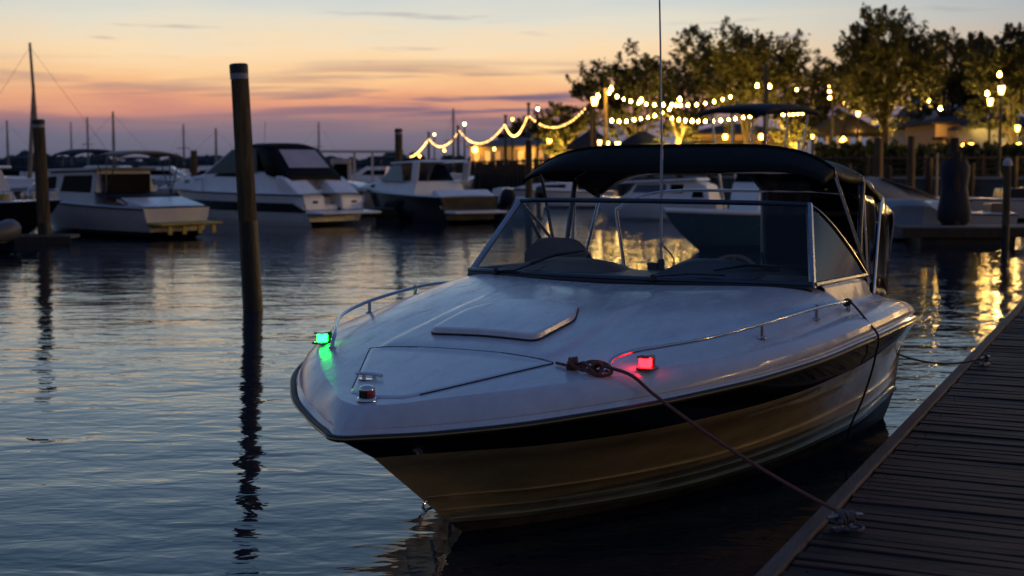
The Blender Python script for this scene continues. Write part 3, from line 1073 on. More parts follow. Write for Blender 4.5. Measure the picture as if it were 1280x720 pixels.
def wood_planks():
    m, nt, p = nodes_of('planks')
    M['planks'] = m
    N, L = nt.nodes.new, nt.links.new
    g = N('ShaderNodeNewGeometry')
    tc = N('ShaderNodeTexCoord')
    mp = N('ShaderNodeMapping')
    mp.inputs['Scale'].default_value = (26, 2.2, 8)
    L(tc.outputs['Object'], mp.inputs['Vector'])
    off = N('ShaderNodeVectorMath')
    off.operation = 'ADD'
    cmb = N('ShaderNodeCombineXYZ')
    mu = N('ShaderNodeMath')
    mu.operation = 'MULTIPLY'
    mu.inputs[1].default_value = 53
    L(g.outputs['Random Per Island'], mu.inputs[0])
    L(mu.outputs[0], cmb.inputs[1])
    L(mp.outputs[0], off.inputs[0])
    L(cmb.outputs[0], off.inputs[1])
    n = N('ShaderNodeTexNoise')
    n.inputs['Scale'].default_value = 1.6
    n.inputs['Detail'].default_value = 8
    n.inputs['Roughness'].default_value = .7
    n.inputs['Distortion'].default_value = .6
    L(off.outputs[0], n.inputs['Vector'])
    r = N('ShaderNodeValToRGB')
    e = r.color_ramp.elements
    e[0].position, e[0].color = .32, (.010, .006, .005, 1)
    e[1].position, e[1].color = .74, (.066, .027, .020, 1)
    L(n.outputs['Fac'], r.inputs['Fac'])
    hv = N('ShaderNodeHueSaturation')
    mr = N('ShaderNodeMapRange')
    mr.inputs['To Min'].default_value = .35
    mr.inputs['To Max'].default_value = 1.6
    L(g.outputs['Random Per Island'], mr.inputs['Value'])
    L(mr.outputs[0], hv.inputs['Value'])
    L(r.outputs['Color'], hv.inputs['Color'])
    L(hv.outputs['Color'], p.inputs['Base Color'])
    r2 = N('ShaderNodeMapRange')
    r2.inputs['To Min'].default_value = .38
    r2.inputs['To Max'].default_value = .85
    L(n.outputs['Fac'], r2.inputs['Value'])
    L(r2.outputs[0], p.inputs['Roughness'])
    p.inputs['Specular IOR Level'].default_value = .18
    b = N('ShaderNodeBump')
    b.inputs['Strength'].default_value = 1
    b.inputs['Distance'].default_value = .009
    L(n.outputs['Fac'], b.inputs['Height'])
    L(b.outputs['Normal'], p.inputs['Normal'])


wood_planks()
pk = MB()
x = 0
while x < LEN:
    PW = rnd.uniform(.082, .118)
    gap = rnd.uniform(.005, .014)
    dz = rnd.uniform(-.004, .004)
    e0, e1 = -.078 - rnd.uniform(0, .014), -WID - rnd.uniform(0, .03)
    n = 9
    rows = []
    ph, am = rnd.uniform(0, 6), rnd.uniform(.0, .004)
    tw = rnd.uniform(-.03, .03)
    for k in range(n + 1):
        y = e0 + (e1 - e0) * k / n
        w0, w1 = x + am * math.sin(ph + k), x + PW - gap + am * math.sin(ph * 2 + k * 1.3)
        c = dz + .003 * math.sin(ph + k * .7)
        sl = tw * (k / n - .4) * PW
        rows.append([(w0, y, .282), (w0, y, .312 + c - sl), (w0 + .006, y, .317 + c - sl), (w1 - .006, y, .317 + c + sl), (w1, y, .312 + c + sl), (w1, y, .282)])
    o = len(pk.v)
    pk.grid(rows)
    pk.f.append(tuple(o + k for k in range(6)))
    pk.f.append(tuple(o + n * 6 + k for k in range(6))[::-1])
    x += PW
pk.build('decking', 'planks', dock, weld=False)
nl = MB()
for k in range(0, 285):
    for yy in (-.16, -1.2):
        nl.lathe((k * .1 + .06 + rnd.uniform(-.02, .02), yy + rnd.uniform(-.015, .015), .3165), [(.006, 0), (.006, .003), (.003, .005)], 6)
nl.build('nail_heads', 'rust', dock, weld=False)
mat('edge_board', (.10, .066, .05), .8, var=.4, scale=3, bump=.004, bscale=20, stretch=(1, 7, 7))
eb = MB()
for k in range(9):
    eb.box((k * 3.3 + 1.65, -.037, .262 + rnd.uniform(-.002, .002)), (3.292, .07, .14))
eb.build('edge_board', 'edge_board', dock, bevel=.006)
sb = MB()
for yy in (-.30, -1.3, -2.2):
    sb.box((LEN / 2, yy, .14), (LEN, .5, .24))
sb.build('float', 'rubber', dock)


def dock_cleat(world, rz, name='cleat'):
    q = dock.matrix_basis.inverted() @ Vector((world.x, world.y, .318))
    e = bpy.data.objects.new(name, None)
    mb = MB()
    mb.box((q.x, q.y, .326), (.11, .045, .012), rz=rz)
    c, s = math.cos(rz), math.sin(rz)
    for k in (-.025, .025):
        mb.lathe((q.x + c * k, q.y + s * k, .33), [(.013, 0), (.009, .025), (.011, .045)], 10)
    mb.tube([(q.x + c * k, q.y + s * k, .33 + z) for k, z in ((-.088, .048), (-.055, .052), (0, .054), (.055, .052), (.088, .048))], [.007, .010, .012, .010, .007], seg=8)
    return mb.build(name, 'galvanised', dock, smooth=True, angle=50)


bpy.context.view_layer.update()
C1 = at(1056, 655, z=.345)
C2 = at(1231, 452, z=.345)
dock_cleat(C1, -.75)
dock_cleat(C2, -.3)

# ---- ropes
kx, kw = .875, .845
G = bw(.96, 1.055, cre_z(.96) - .02)


def coil(center, axis, rad, length, turns, rr, mb, n=14):
    axis = axis.normalized()
    u = axis.cross(Vector((0, 0, 1))).normalized()
    v = axis.cross(u)
    pts = []
    for i in range(int(turns * n) + 1):
        a = 2 * math.pi * i / n
        t = i / (turns * n)
        pts.append(center + axis * (t - .5) * length + (u * math.cos(a) + v * math.sin(a)) * rad * (1 + .08 * math.sin(i * 1.7)))
    mb.tube(pts, rr, seg=7)
    return pts


rp = MB()
knot0 = bw(.80, .735, zdeck(.80, .735) + .03)
run = smooth_path([bw(.815, .56, zdeck(.815, .56) + .012), bw(.80, .62, zdeck(.80, .62) + .014), bw(.78, .69, zdeck(.78, .69) + .022), knot0], 6)
rp.tube(run, .0075, seg=7)
# the loose knot lying on deck: a wrapped eye and two open loops
def deckpt(x, w, h):
    return bw(x, w, zdeck(x, w) + h)


kp = [deckpt(.80 + .045 * math.cos(a), .79 + .070 * math.sin(a), .026 + .016 * math.cos(a + .5)) for a in np.linspace(0, 2 * math.pi, 41)]
rp.tube(kp, .0085, seg=7)
kp = [deckpt(.78 + .028 * math.sin(2 * a), .735 + .085 * math.cos(a), .030 + .016 * math.sin(3 * a)) for a in np.linspace(0, 2 * math.pi, 57)]
rp.tube(kp, .0085, seg=7)
coil(deckpt(.80, .655, .026), PORT * .9 + AFT * .4, .026, .045, 3, .0085, rp)
coil(deckpt(.79, .79, .036), PORT * .5 - AFT, .022, .04, 2, .0085, rp)
lead = smooth_path([bw(.79, .76, zdeck(.79, .76) + .05), bw(.80, .86, zdeck(.80, .82) + .035), bw(.82, .955, .875), bw(.85, 1.04, .80)], 6)
top_ = lead[-1]
end_ = Vector((C1.x, C1.y, .382))
rp.tube(lead[:-1] + sag(top_, end_ + (top_ - end_).normalized() * .02, .03, 26), .0085, seg=8)
tag(rp.build('mooring_rope', 'rope_red', None, smooth=True, angle=180), 'reddish mooring rope knotted on the foredeck and led down to the near dock cleat', 'rope')
rc = MB()
ca_ = dV * .73 + dN * .68
coil(Vector((C1.x, C1.y, .372)), ca_, .021, .085, 6, .0068, rc)
coil(Vector((C1.x, C1.y, .375)) - ca_ * .02, ca_ + Vector((0, 0, .2)), .027, .035, 2, .0068, rc)
q_ = [Vector((C1.x, C1.y, .333)) + dV * (.055 * math.cos(a)) + dN * (.04 + .036 * math.sin(a)) for a in np.linspace(-2.6, 2.6, 20)]
rc.tube(q_, .0068, seg=7)
tag(rc.build('rope_coil', 'rope_pale', None, smooth=True, angle=180), 'short turns of pale rope wound round the near dock cleat', 'rope')
sr = MB()
sr.tube(sag(Vector((C2.x, C2.y, .375)), bw(4.98, 1.07, .52), .07, 24), .008, seg=7)
coil(Vector((C2.x, C2.y, .37)), dV, .022, .06, 4, .0065, sr)
tag(sr.build('mooring_rope', 'rope_dark', None, smooth=True, angle=180), 'thin dark stern rope slung low from the far dock cleat to the boat', 'rope')
fr = MB()
ry = []
for x, w, z in ((2.93, 1.352, 1.055), (2.935, 1.38, 1.05), (2.94, 1.47, .95), (2.97, 1.528, .86), (3.02, 1.50, .74), (3.10, 1.455, .62), (3.25, 1.36, .42), (3.36, 1.27, .26), (3.42, 1.23, .14), (3.45, 1.22, -.08)):
    ry.append(bw(x, w, z))
fr.tube(smooth_path(ry, 6), .0065, seg=7)
coil(bw(2.93, 1.352, 1.055), AFT, .018, .04, 3, .006, fr)
tag(fr.build('fender_line', 'rope_dark', None, smooth=True, angle=180), 'thin dark line hanging from the end of the bow rail down the hull', 'rope')

# ================================================================== mooring piles
def make_pile(x, y, height, r, label, lean=(0, 0), cap='band', wet=.5):
    t = thing('mooring_pile', (x, y, 0), rnd.uniform(0, 6), label, 'pile', 'mooring piles standing in the water')
    lx, ly = lean
    c, s = math.cos(-t.rotation_euler.z), math.sin(-t.rotation_euler.z)
    lx, ly = lx * c - ly * s, lx * s + ly * c
    ax = lambda z: Vector((lx * z / height, ly * z / height, z))
    sh = MB()
    n = 26
    rows = []
    for i in range(n + 1):
        z = wet + (height - wet) * i / n
        rr = r * (1.04 - .10 * z / height)
        rows.append([ax(z) + Vector((math.cos(a), math.sin(a), 0)) * rr * (1 + .025 * math.sin(3 * a + z * 1.3) + .02 * math.sin(7 * a + 2)) for a in np.linspace(0, 2 * math.pi, 21)[:-1]])
    sh.grid(rows, close_v=True)
    sh.build('shaft', 'wood_pile', t, smooth=True, angle=60)
    MB().tube([ax(-1.5), ax(0), ax(wet)], [r * 1.10, r * 1.09, r * 1.045], seg=18).build('wet_foot', 'wood_pile_wet', t, smooth=True, angle=60)
    if cap == 'band':
        MB().tube([ax(height - .16), ax(height - .09)], r * .985, seg=20).build('band', 'pile_band', t, smooth=True, angle=40)
        MB().tube([ax(height - .088), ax(height + .02), ax(height + .035)], [r * 1.0, r * 1.0, r * .8], seg=20).build('cap', 'pile_cap', t, smooth=True, angle=30)
    elif cap == 'white':
        MB().tube([ax(height - .02), ax(height + .05), ax(height + .13), ax(height + .16)], [r * 1.2, r * 1.25, r * .8, r * .2], seg=16).build('cap', 'trim_white', t, smooth=True, angle=60)
    return t


make_pile(-3.33, 17.6, hz(83, 17.6), .118, 'tall wooden pile standing alone in open water left of the white motorboat', lean=(-.13, 0), wet=1.15)
make_pile(gx(56, 33.2), 33.2, hz(151, 33.2), .15, 'dark wooden pile rising from the low float before the left boats', lean=(-.08, 0))
make_pile(gx(499, 47.7), 47.7, hz(162, 47.7), .135, 'slim wooden pile beside the stern of the pale cruiser with black canvas top')
make_pile(gx(661, 45), 45, hz(169, 45), .115, 'slim wooden pile just behind the starboard edge of the motorboat windscreen')
make_pile(gx(244, 82), 82, hz(188, 82), .20, 'short dark pile seen far between two cruisers', cap='none')
make_pile(gx(1257, 31.5), 31.5, hz(206, 31.5), .085, 'thin pile with a pale rounded cap by the floating pier', cap='white')
make_pile(gx(1137, 52), 52, hz(170, 52), .15, 'dark pile standing behind the grey covered skiff', cap='none')
make_pile(gx(1096, 55), 55, hz(172, 55), .19, 'stout dark pile between the black canopy and the shore railing', cap='none')


# ================================================================== other boats
def far_boat(name, label, cat, px, Y, heading, L, B, fs, fb, hull, deckm='hull_white', bottom='hull_black', stripe=None, group='boats moored in the marina', rake=.55, bow_full=.62, trans=.88, keel=.12):
    """Empty at the transom on the waterline; +x is towards the bow. Returns (thing, sheer functions)."""
    t = thing(name, (gx(px, Y), Y, 0), R_(heading), label, cat, group)
    n = 26
    hb = lambda s: B / 2 * (trans + (1 - trans) * math.sin(min(1, s / .45) * math.pi / 2)) * (1 - max(0, (s - .42) / .58) ** (1.9 + bow_full))
    sz = lambda s: fs + (fb - fs) * s ** 1.6
    lines = {k: [] for k in ('sheer', 'up', 'mid', 'chine', 'wl', 'keel')}
    for i in range(n + 1):
        s = (i / n) ** .85
        xs = s * L
        lines['sheer'].append((xs, hb(s), sz(s)))
        h2 = sz(s)
        for k, zf, wf, xr in (('up', .72, .955, .14), ('mid', .42, .89, .36), ('chine', .14, .80, .62), ('wl', .0, .74, .74), ('keel', -.22, 0., 1.0)):
            x2 = s * (L - rake * L * .28 * xr)
            lines[k].append((x2, hb(s) * (wf - .28 * (1 - zf) * s ** 3 * .6) if k != 'keel' else 0., h2 * zf if zf >= 0 else -.3))
    order = ['sheer', 'up', 'mid', 'chine', 'wl', 'keel']

    def sides(a, b, nm, m):
        mb = MB()
        mb.grid(lines_sub(a, b))
        mb.grid([[(x, -w, z) for x, w, z in c] for c in lines_sub(a, b)])
        if nm == 'hull':
            e = [lines[k][0] for k in order[order.index(a):order.index(b) + 1]]
            ring = e + [(x, -w, z) for x, w, z in e[::-1]]
            mb.add(ring, [tuple(range(len(ring)))])
        return mb.build(nm, m, t, smooth=True, angle=35)

    def lines_sub(a, b):
        return [lines[k] for k in order[order.index(a):order.index(b) + 1]]
    if stripe:
        sides('sheer', 'up', 'topside', hull)
        sides('up', 'mid', 'stripe', stripe)
        sides('mid', 'chine', 'hull', hull)
    else:
        sides('sheer', 'chine', 'hull', hull)
    sides('chine', 'keel', 'hull_bottom', bottom)
    dk = MB()
    rows = []
    for i in range(n + 1):
        x, w, z = lines['sheer'][i]
        rows.append([(x, w * u, z + .03 * (1 - abs(u) ** 2) + .02 * (abs(u) < .99)) for u in (-1, -.97, -.6, 0, .6, .97, 1)])
    dk.grid(rows)
    dk.build('deck', deckm, t, smooth=True, angle=30)
    MB().tube([(x, w + .015, z - .01) for x, w, z in lines['sheer']] + [(x, -w - .015, z - .01) for x, w, z in lines['sheer'][::-1]], .022, seg=6).build('rub_rail', 'rubber', t, smooth=True)
    return t, hb, sz, L


def cabin(t, prof, hb0, hb1, m, name='cabin', zb=None):
    """House from a side outline [(x, z)]: half width hb0 at its foot, hb1 at its top."""
    zmin, zmax = min(p[1] for p in prof), max(p[1] for p in prof)
    w = [hb0 + (hb1 - hb0) * (p[1] - zmin) / max(.01, zmax - zmin) for p in prof]
    return MB().prism(prof, [-a for a in w], w).build(name, m, t, bevel=.05, segs=3)


def side_win(t, prof, hb0, hb1, zmin, zmax, m, parent=None, name='window', out=.012):
    for sg in (-1, 1):
        w = [hb0 + (hb1 - hb0) * (p[1] - zmin) / max(.01, zmax - zmin) for p in prof]
        MB().prism(prof, [sg * (a + out) for a in w], [sg * (a - .02) for a in w]).build(name, m, parent or t)


def bimini(t, x0, x1, hw, z, zb, m, rise=.16, legs=True, thick=.05):
    mb = MB()
    rows = []
    for i in range(9):
        x = x0 + (x1 - x0) * i / 8
        e = -.05 * abs(2 * i / 8 - 1) ** 3
        rows.append([(x, hw * u, z + rise * (1 - abs(u) ** 3) + e) for u in np.linspace(-1, 1, 13)])
    mb.grid(rows)
    c = mb.build('canopy', m, t, smooth=True, solid=thick, angle=180)
    if legs:
        for sg in (-1, 1):
            for xa, xb in ((x0 + .08, x0 + (x1 - x0) * .55), (x1 - .08, x0 + (x1 - x0) * .5), ((x0 + x1) / 2, x0 + (x1 - x0) * .52)):
                MB().tube([(xa, sg * hw * .98, z + .02), (xb, sg * hw * 1.02, zb)], .016, seg=6).build('leg', 'alu_dull', c, smooth=True)
    return c


def outboard(t, x, y, z, s=1., m='black_gloss', tilt=0.):
    o = MB()
    c, sn = math.cos(tilt), math.sin(tilt)
    P = lambda a, b, h: (x - (a * c + h * sn) * s, y + b * s, z + (h * c - a * sn) * s)
    rows = []
    for h, w, d0, d1 in ((.10, .13, .02, .30), (.20, .17, -.02, .42), (.38, .185, -.03, .46), (.52, .17, .0, .44), (.60, .12, .05, .36), (.62, .02, .15, .22)):
        rows.append([P((d0 + d1) / 2 + (d1 - d0) / 2 * math.cos(a), w * math.sin(a), h) for a in np.linspace(0, 2 * math.pi, 15)[:-1]])
    o.grid(rows, close_v=True)
    ob = o.build('outboard', m, t, smooth=True, angle=60)
    lg = MB()
    lg.grid([[P(.16 + .10 * math.cos(a), .07 * math.sin(a), h) for a in np.linspace(0, 2 * math.pi, 11)[:-1]] for h in (.14, -.35, -.62)], close_v=True)
    lg.tube([P(.02, 0, -.58), P(.34, 0, -.58)], .06 * s, seg=8)
    lg.build('lower_leg', m, ob, smooth=True, angle=60)
    return ob


def rails(t, hb, sz, L, s0, s1, h=.45, name='bow_rail', n=6):
    pts = {1: [], -1: []}
    mb = MB()
    for i in range(n * 3 + 1):
        s = s0 + (s1 - s0) * i / (n * 3)
        for sg in (1, -1):
            pts[sg].append(Vector((s * L, sg * max(.02, hb(s) * .9), sz(s) + h)))
            if i % 3 == 0:
                mb.tube([(s * L, sg * max(.02, hb(s) * .9), sz(s)), pts[sg][-1]], .012, seg=5)
    mb.tube(pts[1] + pts[-1][::-1], .014, seg=6)
    return mb.build(name, 'chrome', t, smooth=True)


# 1 pale cruiser with black canvas top
t, hb, sz, L = far_boat('cabin_cruiser', 'pale cabin cruiser with a black stripe and a black canvas cockpit top', 'motorboat', 419, 43.2, 138, 7.6, 2.75, .92, 1.02, 'hull_white', stripe='black_gloss', bottom='hull_white')
t.scale = (1.12, 1.05, 1.06)
pr = [(1.0, .90), (7.2, 1.0), (6.7, 1.16), (5.6, 1.36), (4.9, 1.50), (4.45, 1.56), (2.6, 1.62), (1.25, 1.52)]
c = cabin(t, pr, 1.16, .98, 'hull_white')
side_win(t, [(5.5, 1.22), (5.75, 1.22), (5.7, 1.32), (5.5, 1.33)], 1.16, .98, .9, 1.62, 'window_green', c)
side_win(t, [(2.7, 1.42), (4.3, 1.44), (4.1, 1.53), (2.9, 1.6)], 1.16, .98, .9, 1.62, 'window_dark', c)
side_win(t, [(6.35, 1.12), (6.6, 1.10), (6.55, 1.19), (6.38, 1.2)], 1.16, .98, .9, 1.62, 'window_green', c)
w = MB().grid([[(4.75, y, 1.50), (3.55, y * .86, 2.24)] for y in (-1.0, -.5, 0, .5, 1.0)]).build('windscreen', 'window_green', t, solid=.02)
for sg in (-1, 1):
    MB().add([(4.75, sg * 1.0, 1.5), (2.2, sg * 1.06, 1.58), (2.35, sg * .93, 2.3), (3.55, sg * .87, 2.24)], [(0, 1, 2, 3)]).build('side_pane', 'pane_green', w, solid=.015)
    MB().tube([(4.75, sg * 1.0, 1.52), (3.55, sg * .87, 2.26)], .03, seg=6).tube([(2.95, sg * 1.05, 1.6), (2.98, sg * .92, 2.3)], .05, seg=6).build('post', 'hull_white', w, smooth=True)
can_ = MB()
rows = []
for x, z, hw in ((3.75, 2.22, .88), (3.4, 2.36, .9), (2.8, 2.44, .94), (2.1, 2.44, .95), (1.75, 2.36, .95)):
    rows.append([(x, hw * u, z - .10 * abs(u) ** 4) for u in np.linspace(-1, 1, 11)])
can_.grid(rows)
k = can_.build('canopy', 'canvas_black', t, smooth=True, solid=.03, angle=180)
cur = MB()
cur.grid([[(1.76 - 1.0 * f, (.95 + .2 * f) * u, 2.35 - .10 * abs(u) ** 4 - (2.35 - 1.36) * f) for u in np.linspace(-1, 1, 11)] for f in np.linspace(0, 1, 6)])
for sg in (-1, 1):
    cur.add([(1.76, sg * .95, 2.26), (2.35, sg * .95, 2.34), (1.75, sg * 1.1, 1.5), (.76, sg * 1.15, 1.30)], [(0, 1, 2, 3)])
cu_ = cur.build('stern_curtain', 'canvas_black', k, smooth=True, solid=.02, angle=30)
MB().grid([[(1.76 - 1.0 * f - .022, (.95 + .2 * f) * u, 2.35 + .012 - (2.35 - 1.36) * f) for u in (-.72, 0, .72)] for f in (.12, .66)]).build('clear_panel', 'vinyl_clear', cu_, solid=.01)
sp = MB().prism([(.0, .35), (-.75, .35), (-.78, .42), (.0, .46)], -1.15, 1.15).build('swim_platform', 'hull_white', t, bevel=.04)
tr = MB()
tr.prism([(.02, .45), (.06, .86), (.35, 1.02), (.95, 1.46), (1.25, 1.46), (1.1, .9)], -1.20, -.30)
tr.prism([(.02, .45), (.06, .86), (.35, 1.02), (.95, 1.46), (1.25, 1.46), (1.1, .9)], .34, 1.20)
tr.prism([(.16, .45), (.20, .62), (.45, .64), (.50, .84), (.75, .86), (.80, 1.06), (1.1, 1.08), (1.1, .8)], -.31, .35)
tr.build('stern_moulding', 'hull_white', t, bevel=.05, segs=3)
MB().box((.035, .72, .70), (.03, .16, .07)).box((.035, -.8, .70), (.03, .18, .06)).build('locker', 'window_dark', t)
rails(t, hb, sz, L, .62, .97, .40)
MB().tube([(2.4, .6, 2.4), (2.35, .6, 3.1)], .012, seg=5).build('aerial', 'hull_white', t)

# 2 grey and pale cruiser to its left, stern towards us
t, hb, sz, L = far_boat('cabin_cruiser', 'low grey cruiser with a long dark window and an open cockpit cover hoop', 'motorboat', 222, 35.6, 142, 6.4, 2.4, .70, .98, 'hull_pinkgrey', bottom='hull_black', deckm='hull_white')
t.location.z = .08
c = cabin(t, [(2.1, .70), (5.7, .95), (5.0, 1.30), (4.3, 1.62), (2.2, 1.66)], 1.02, .86, 'hull_grey')
side_win(t, [(2.35, 1.08), (3.7, 1.10), (3.6, 1.52), (2.35, 1.54)], 1.02, .86, .70, 1.66, 'window_dark', c)
side_win(t, [(3.95, 1.10), (4.75, 1.12), (4.3, 1.48), (3.95, 1.50)], 1.02, .86, .70, 1.66, 'window_dark', c)
MB().box((2.085, 0, 1.30), (.03, 1.5, .55)).build('window', 'window_dark', c)
MB().prism([(2.15, 1.66), (4.4, 1.62), (4.3, 1.69), (2.0, 1.74)], -.98, .98).build('roof', 'hull_grey', t, bevel=.02)
MB().grid([[(x, y * hb(.2) * .88, .78 + h) for y in np.linspace(-1, 1, 9)] for x, h in ((.75, .01), (.95, .14), (1.5, .22), (2.15, .30))]).build('cockpit_cover', 'canvas_navy', t, smooth=True, solid=.02)
MB().prism([(.02, .74), (.8, .74), (1.3, .90), (1.0, .96), (.25, .80)], -.98, .98).build('sun_pad', 'hull_white', t, bevel=.04)
bimini(t, 1.0, 2.1, 1.02, 2.05, .95, 'vinyl_tan', rise=.12, thick=.04)
bimini(t, 3.3, 4.2, .82, 2.10, 1.66, 'canvas_navy', rise=.12, thick=.05)
MB().prism([(.0, .26), (-.6, .26), (-.62, .33), (.0, .35)], -1.0, 1.0).build('swim_platform', 'yellow_paint', t, bevel=.03)
for y in (-.7, -.25, .25, .7):
    MB().box((-.58, y, .15), (.05, .12, .2)).build('platform_bracket', 'yellow_paint', t)
rails(t, hb, sz, L, .7, .97, .35)

# 3 dark-hulled cabin boat at the left edge, bow to the right
t, hb, sz, L = far_boat('cabin_boat', 'dark hulled cabin boat with a white deck, bow tip behind the leftmost pile', 'motorboat', -215, 35.4, -7, 6.3, 2.3, .82, 1.0, 'hull_black', deckm='hull_white', rake=.8)
c = cabin(t, [(1.0, .85), (4.75, .98), (4.55, 1.25), (4.35, 1.78), (1.0, 1.80)], .90, .80, 'hull_pinkgrey')
side_win(t, [(1.4, 1.16), (4.2, 1.18), (4.18, 1.54), (1.4, 1.54)], .90, .80, .85, 1.80, 'window_dark', c)
MB().box((2.7, 0, 1.83), (3.8, 1.75, .07)).build('roof', 'hull_white', t, bevel=.03)
rails(t, hb, sz, L, .78, .98, .28)
MB().box((4.95, -.3, 1.08), (.22, .22, .16)).build('deck_lamp', 'yellow_paint', t, bevel=.03)

# 4 inflatable at the very edge
t = thing('inflatable_dinghy', (gx(-28, 29.5), 29.5, 0), R_(4), 'small grey inflatable dinghy cut off by the left edge of the picture', 'dinghy', 'boats moored in the marina')
MB().tube(smooth_path([(-.9, .55, .34), (.0, .56, .36), (.45, .42, .42), (.68, 0, .50), (.45, -.42, .42), (0, -.56, .36), (-.9, -.55, .34)], 6), .22, seg=12).build('tube', 'dinghy_grey', t, smooth=True)
MB().prism([(-.8, .12), (.5, .2), (.4, .28), (-.8, .26)], -.42, .42).build('floor_board', 'wood_grey', t)
MB().prism([(-.2, .55), (.3, .55), (.42, .72), (.30, .98), (.02, 1.02), (-.1, .8)], -.24, .24).build('console', 'hull_grey', t, bevel=.06, segs=3)
outboard(t, -.95, 0, .45, .8)

# 5 houseboat-like pontoon with a canopy
t = thing('pontoon_boat', (gx(402, 62), 62, 0), R_(6), 'pontoon boat with a flat canopy on pale posts, behind the black topped cruiser', 'pontoon boat', 'boats moored in the marina')
for y in (-.9, .9):
    MB().tube([(-.4, y, .15), (0, y, .12), (4.2, y, .12), (4.7, y, .32)], [.25, .3, .3, .12], seg=12).build('float', 'alu_dull', t, smooth=True)
MB().box((2.1, 0, .48), (4.6, 2.3, .12)).build('deck', 'hull_grey', t)
for y in (-1.12, 1.12):
    MB().box((1.6, y, .86), (3.2, .05, .62)).build('fence_panel', 'hull_pinkgrey', t)
MB().box((.9, 0, 1.4), (.9, 1.8, 1.6)).build('cabin', 'hull_grey', t, bevel=.03)
MB().box((.9, -.91, 1.62), (.6, .03, .7)).build('window', 'window_dark', t)
r = MB().box((1.75, 0, 2.52), (3.9, 2.5, .10)).build('canopy', 'hull_pinkgrey', t, bevel=.04)
for x in (-.1, 1.5, 2.3, 3.55):
    for y in (-1.12, 1.12):
        MB().box((x, y, 1.5), (.09, .07, 1.96)).build('post', 'hull_pinkgrey', r)

# 6 pale boat with bow to the right, in front of the dark express cruiser
t, hb, sz, L = far_boat('bow_rider', 'small pale boat with a tan side, its bow pointing at the slim pile', 'motorboat', 352, 54, -17, 5.4, 2.1, .85, .95, 'hull_pinkgrey', deckm='hull_white', rake=.9)
c = cabin(t, [(.8, .86), (3.9, .98), (3.3, 1.22), (2.4, 1.32), (.9, 1.3)], .85, .70, 'hull_white')
side_win(t, [(1.2, 1.04), (2.6, 1.05), (2.5, 1.2), (1.2, 1.22)], .85, .70, .86, 1.32, 'window_dark', c)
rails(t, hb, sz, L, .72, .97, .3)
MB().box((4.2, -.2, 1.08), (.14, .14, .12)).build('deck_lamp', 'hull_white', t)

# 7 dark express cruiser with white deck
t, hb, sz, L = far_boat('express_cruiser', 'black hulled express cruiser with a raked glass screen and white deck', 'motorboat', 588, 44.6, 124, 6.8, 2.5, .86, 1.08, 'hull_black', deckm='hull_white', stripe=None, bottom='hull_black')
c = cabin(t, [(1.9, .88), (6.2, 1.08), (5.2, 1.25), (4.4, 1.36), (2.0, 1.36)], 1.05, .88, 'hull_white')
side_win(t, [(4.7, 1.12), (5.05, 1.13), (4.9, 1.22), (4.7, 1.22)], 1.05, .88, .88, 1.36, 'window_dark', c)
w = MB().grid([[(4.3, y, 1.34), (3.5, y * .85, 1.95)] for y in (-.95, -.5, 0, .5, .95)]).build('windscreen', 'vinyl_clear', t, solid=.02)
for sg in (-1, 1):
    MB().add([(4.3, sg * .95, 1.34), (2.6, sg * 1.0, 1.34), (3.0, sg * .85, 1.9), (3.5, sg * .81, 1.95)], [(0, 1, 2, 3)]).build('side_pane', 'window_blue', w, solid=.015)
MB().prism([(3.7, 1.98), (1.6, 2.06), (1.5, 2.0), (3.65, 1.92)], -.9, .9).build('hardtop', 'hull_white', t, bevel=.02)
for sg in (-1, 1):
    MB().prism([(2.1, 1.30), (1.7, 1.30), (1.55, 2.02), (1.95, 2.02)], sg * 1.02, sg * .96).build('arch_leg', 'hull_white', t, bevel=.02)
MB().prism([(.0, .34), (-.7, .34), (-.72, .42), (.0, .44)], -1.0, 1.0).build('swim_platform', 'hull_white', t, bevel=.04)
MB().prism([(.05, .45), (.05, .85), (.6, 1.1), (.8, .86)], -1.05, 1.05).build('stern_moulding', 'hull_white', t, bevel=.05)

# 8 runabout under a blue cover with its outboard
t, hb, sz, L = far_boat('runabout', 'runabout under a blue tarpaulin with a dark outboard, behind the black hulled cruiser', 'motorboat', 622, 46.5, 160, 3.4, 1.7, .55, .75, 'hull_black', deckm='hull_grey')
mb = MB()
rows = []
for i in range(19):
    s = i / 18
    x = .25 + s * 2.9
    hgt = .22 + .66 * s ** 1.1 * (1 if s < .9 else .8) + .03 * math.sin(s * 9)
    rows.append([(x, (hb(min(.96, x / L)) + .03) * u, sz(x / L) - .06 + hgt * (1 - abs(u) ** 1.7) + .02 * math.sin(i * 2.3 + u * 6)) for u in np.linspace(-1, 1, 13)])
mb.grid(rows)
mb.build('tarpaulin', 'canvas_blue', t, smooth=True, solid=.015, angle=180)
outboard(t, -.02, 0, .50, 1.1, 'canvas_navy', .3)

# 9, 10 small open boats further right, behind the windscreen edge
t, hb, sz, L = far_boat('inflatable_boat', 'small inflatable boat with an orange strip, moored past the blue tarpaulin', 'dinghy', 668, 49, 150, 3.8, 1.6, .5, .66, 'hull_grey', deckm='hull_grey')
MB().tube(smooth_path([(0, .72, .56), (2.2, .74, .60), (3.2, .45, .72), (3.7, 0, .82), (3.2, -.45, .72), (2.2, -.74, .60), (0, -.72, .56)], 6), .19, seg=10).build('tube', 'hull_grey', t, smooth=True)
MB().prism([(1.0, .6), (1.7, .6), (1.55, 1.05), (1.15, 1.1)], -.3, .3).build('console', 'hull_white', t, bevel=.04)
outboard(t, -.02, 0, .55, .95)
t, hb, sz, L = far_boat('cuddy_boat', 'white cuddy boat lying against the sea wall behind the motorboat windscreen', 'motorboat', 770, 62, 171, 5.4, 2.0, .72, .85, 'hull_white', deckm='hull_white')
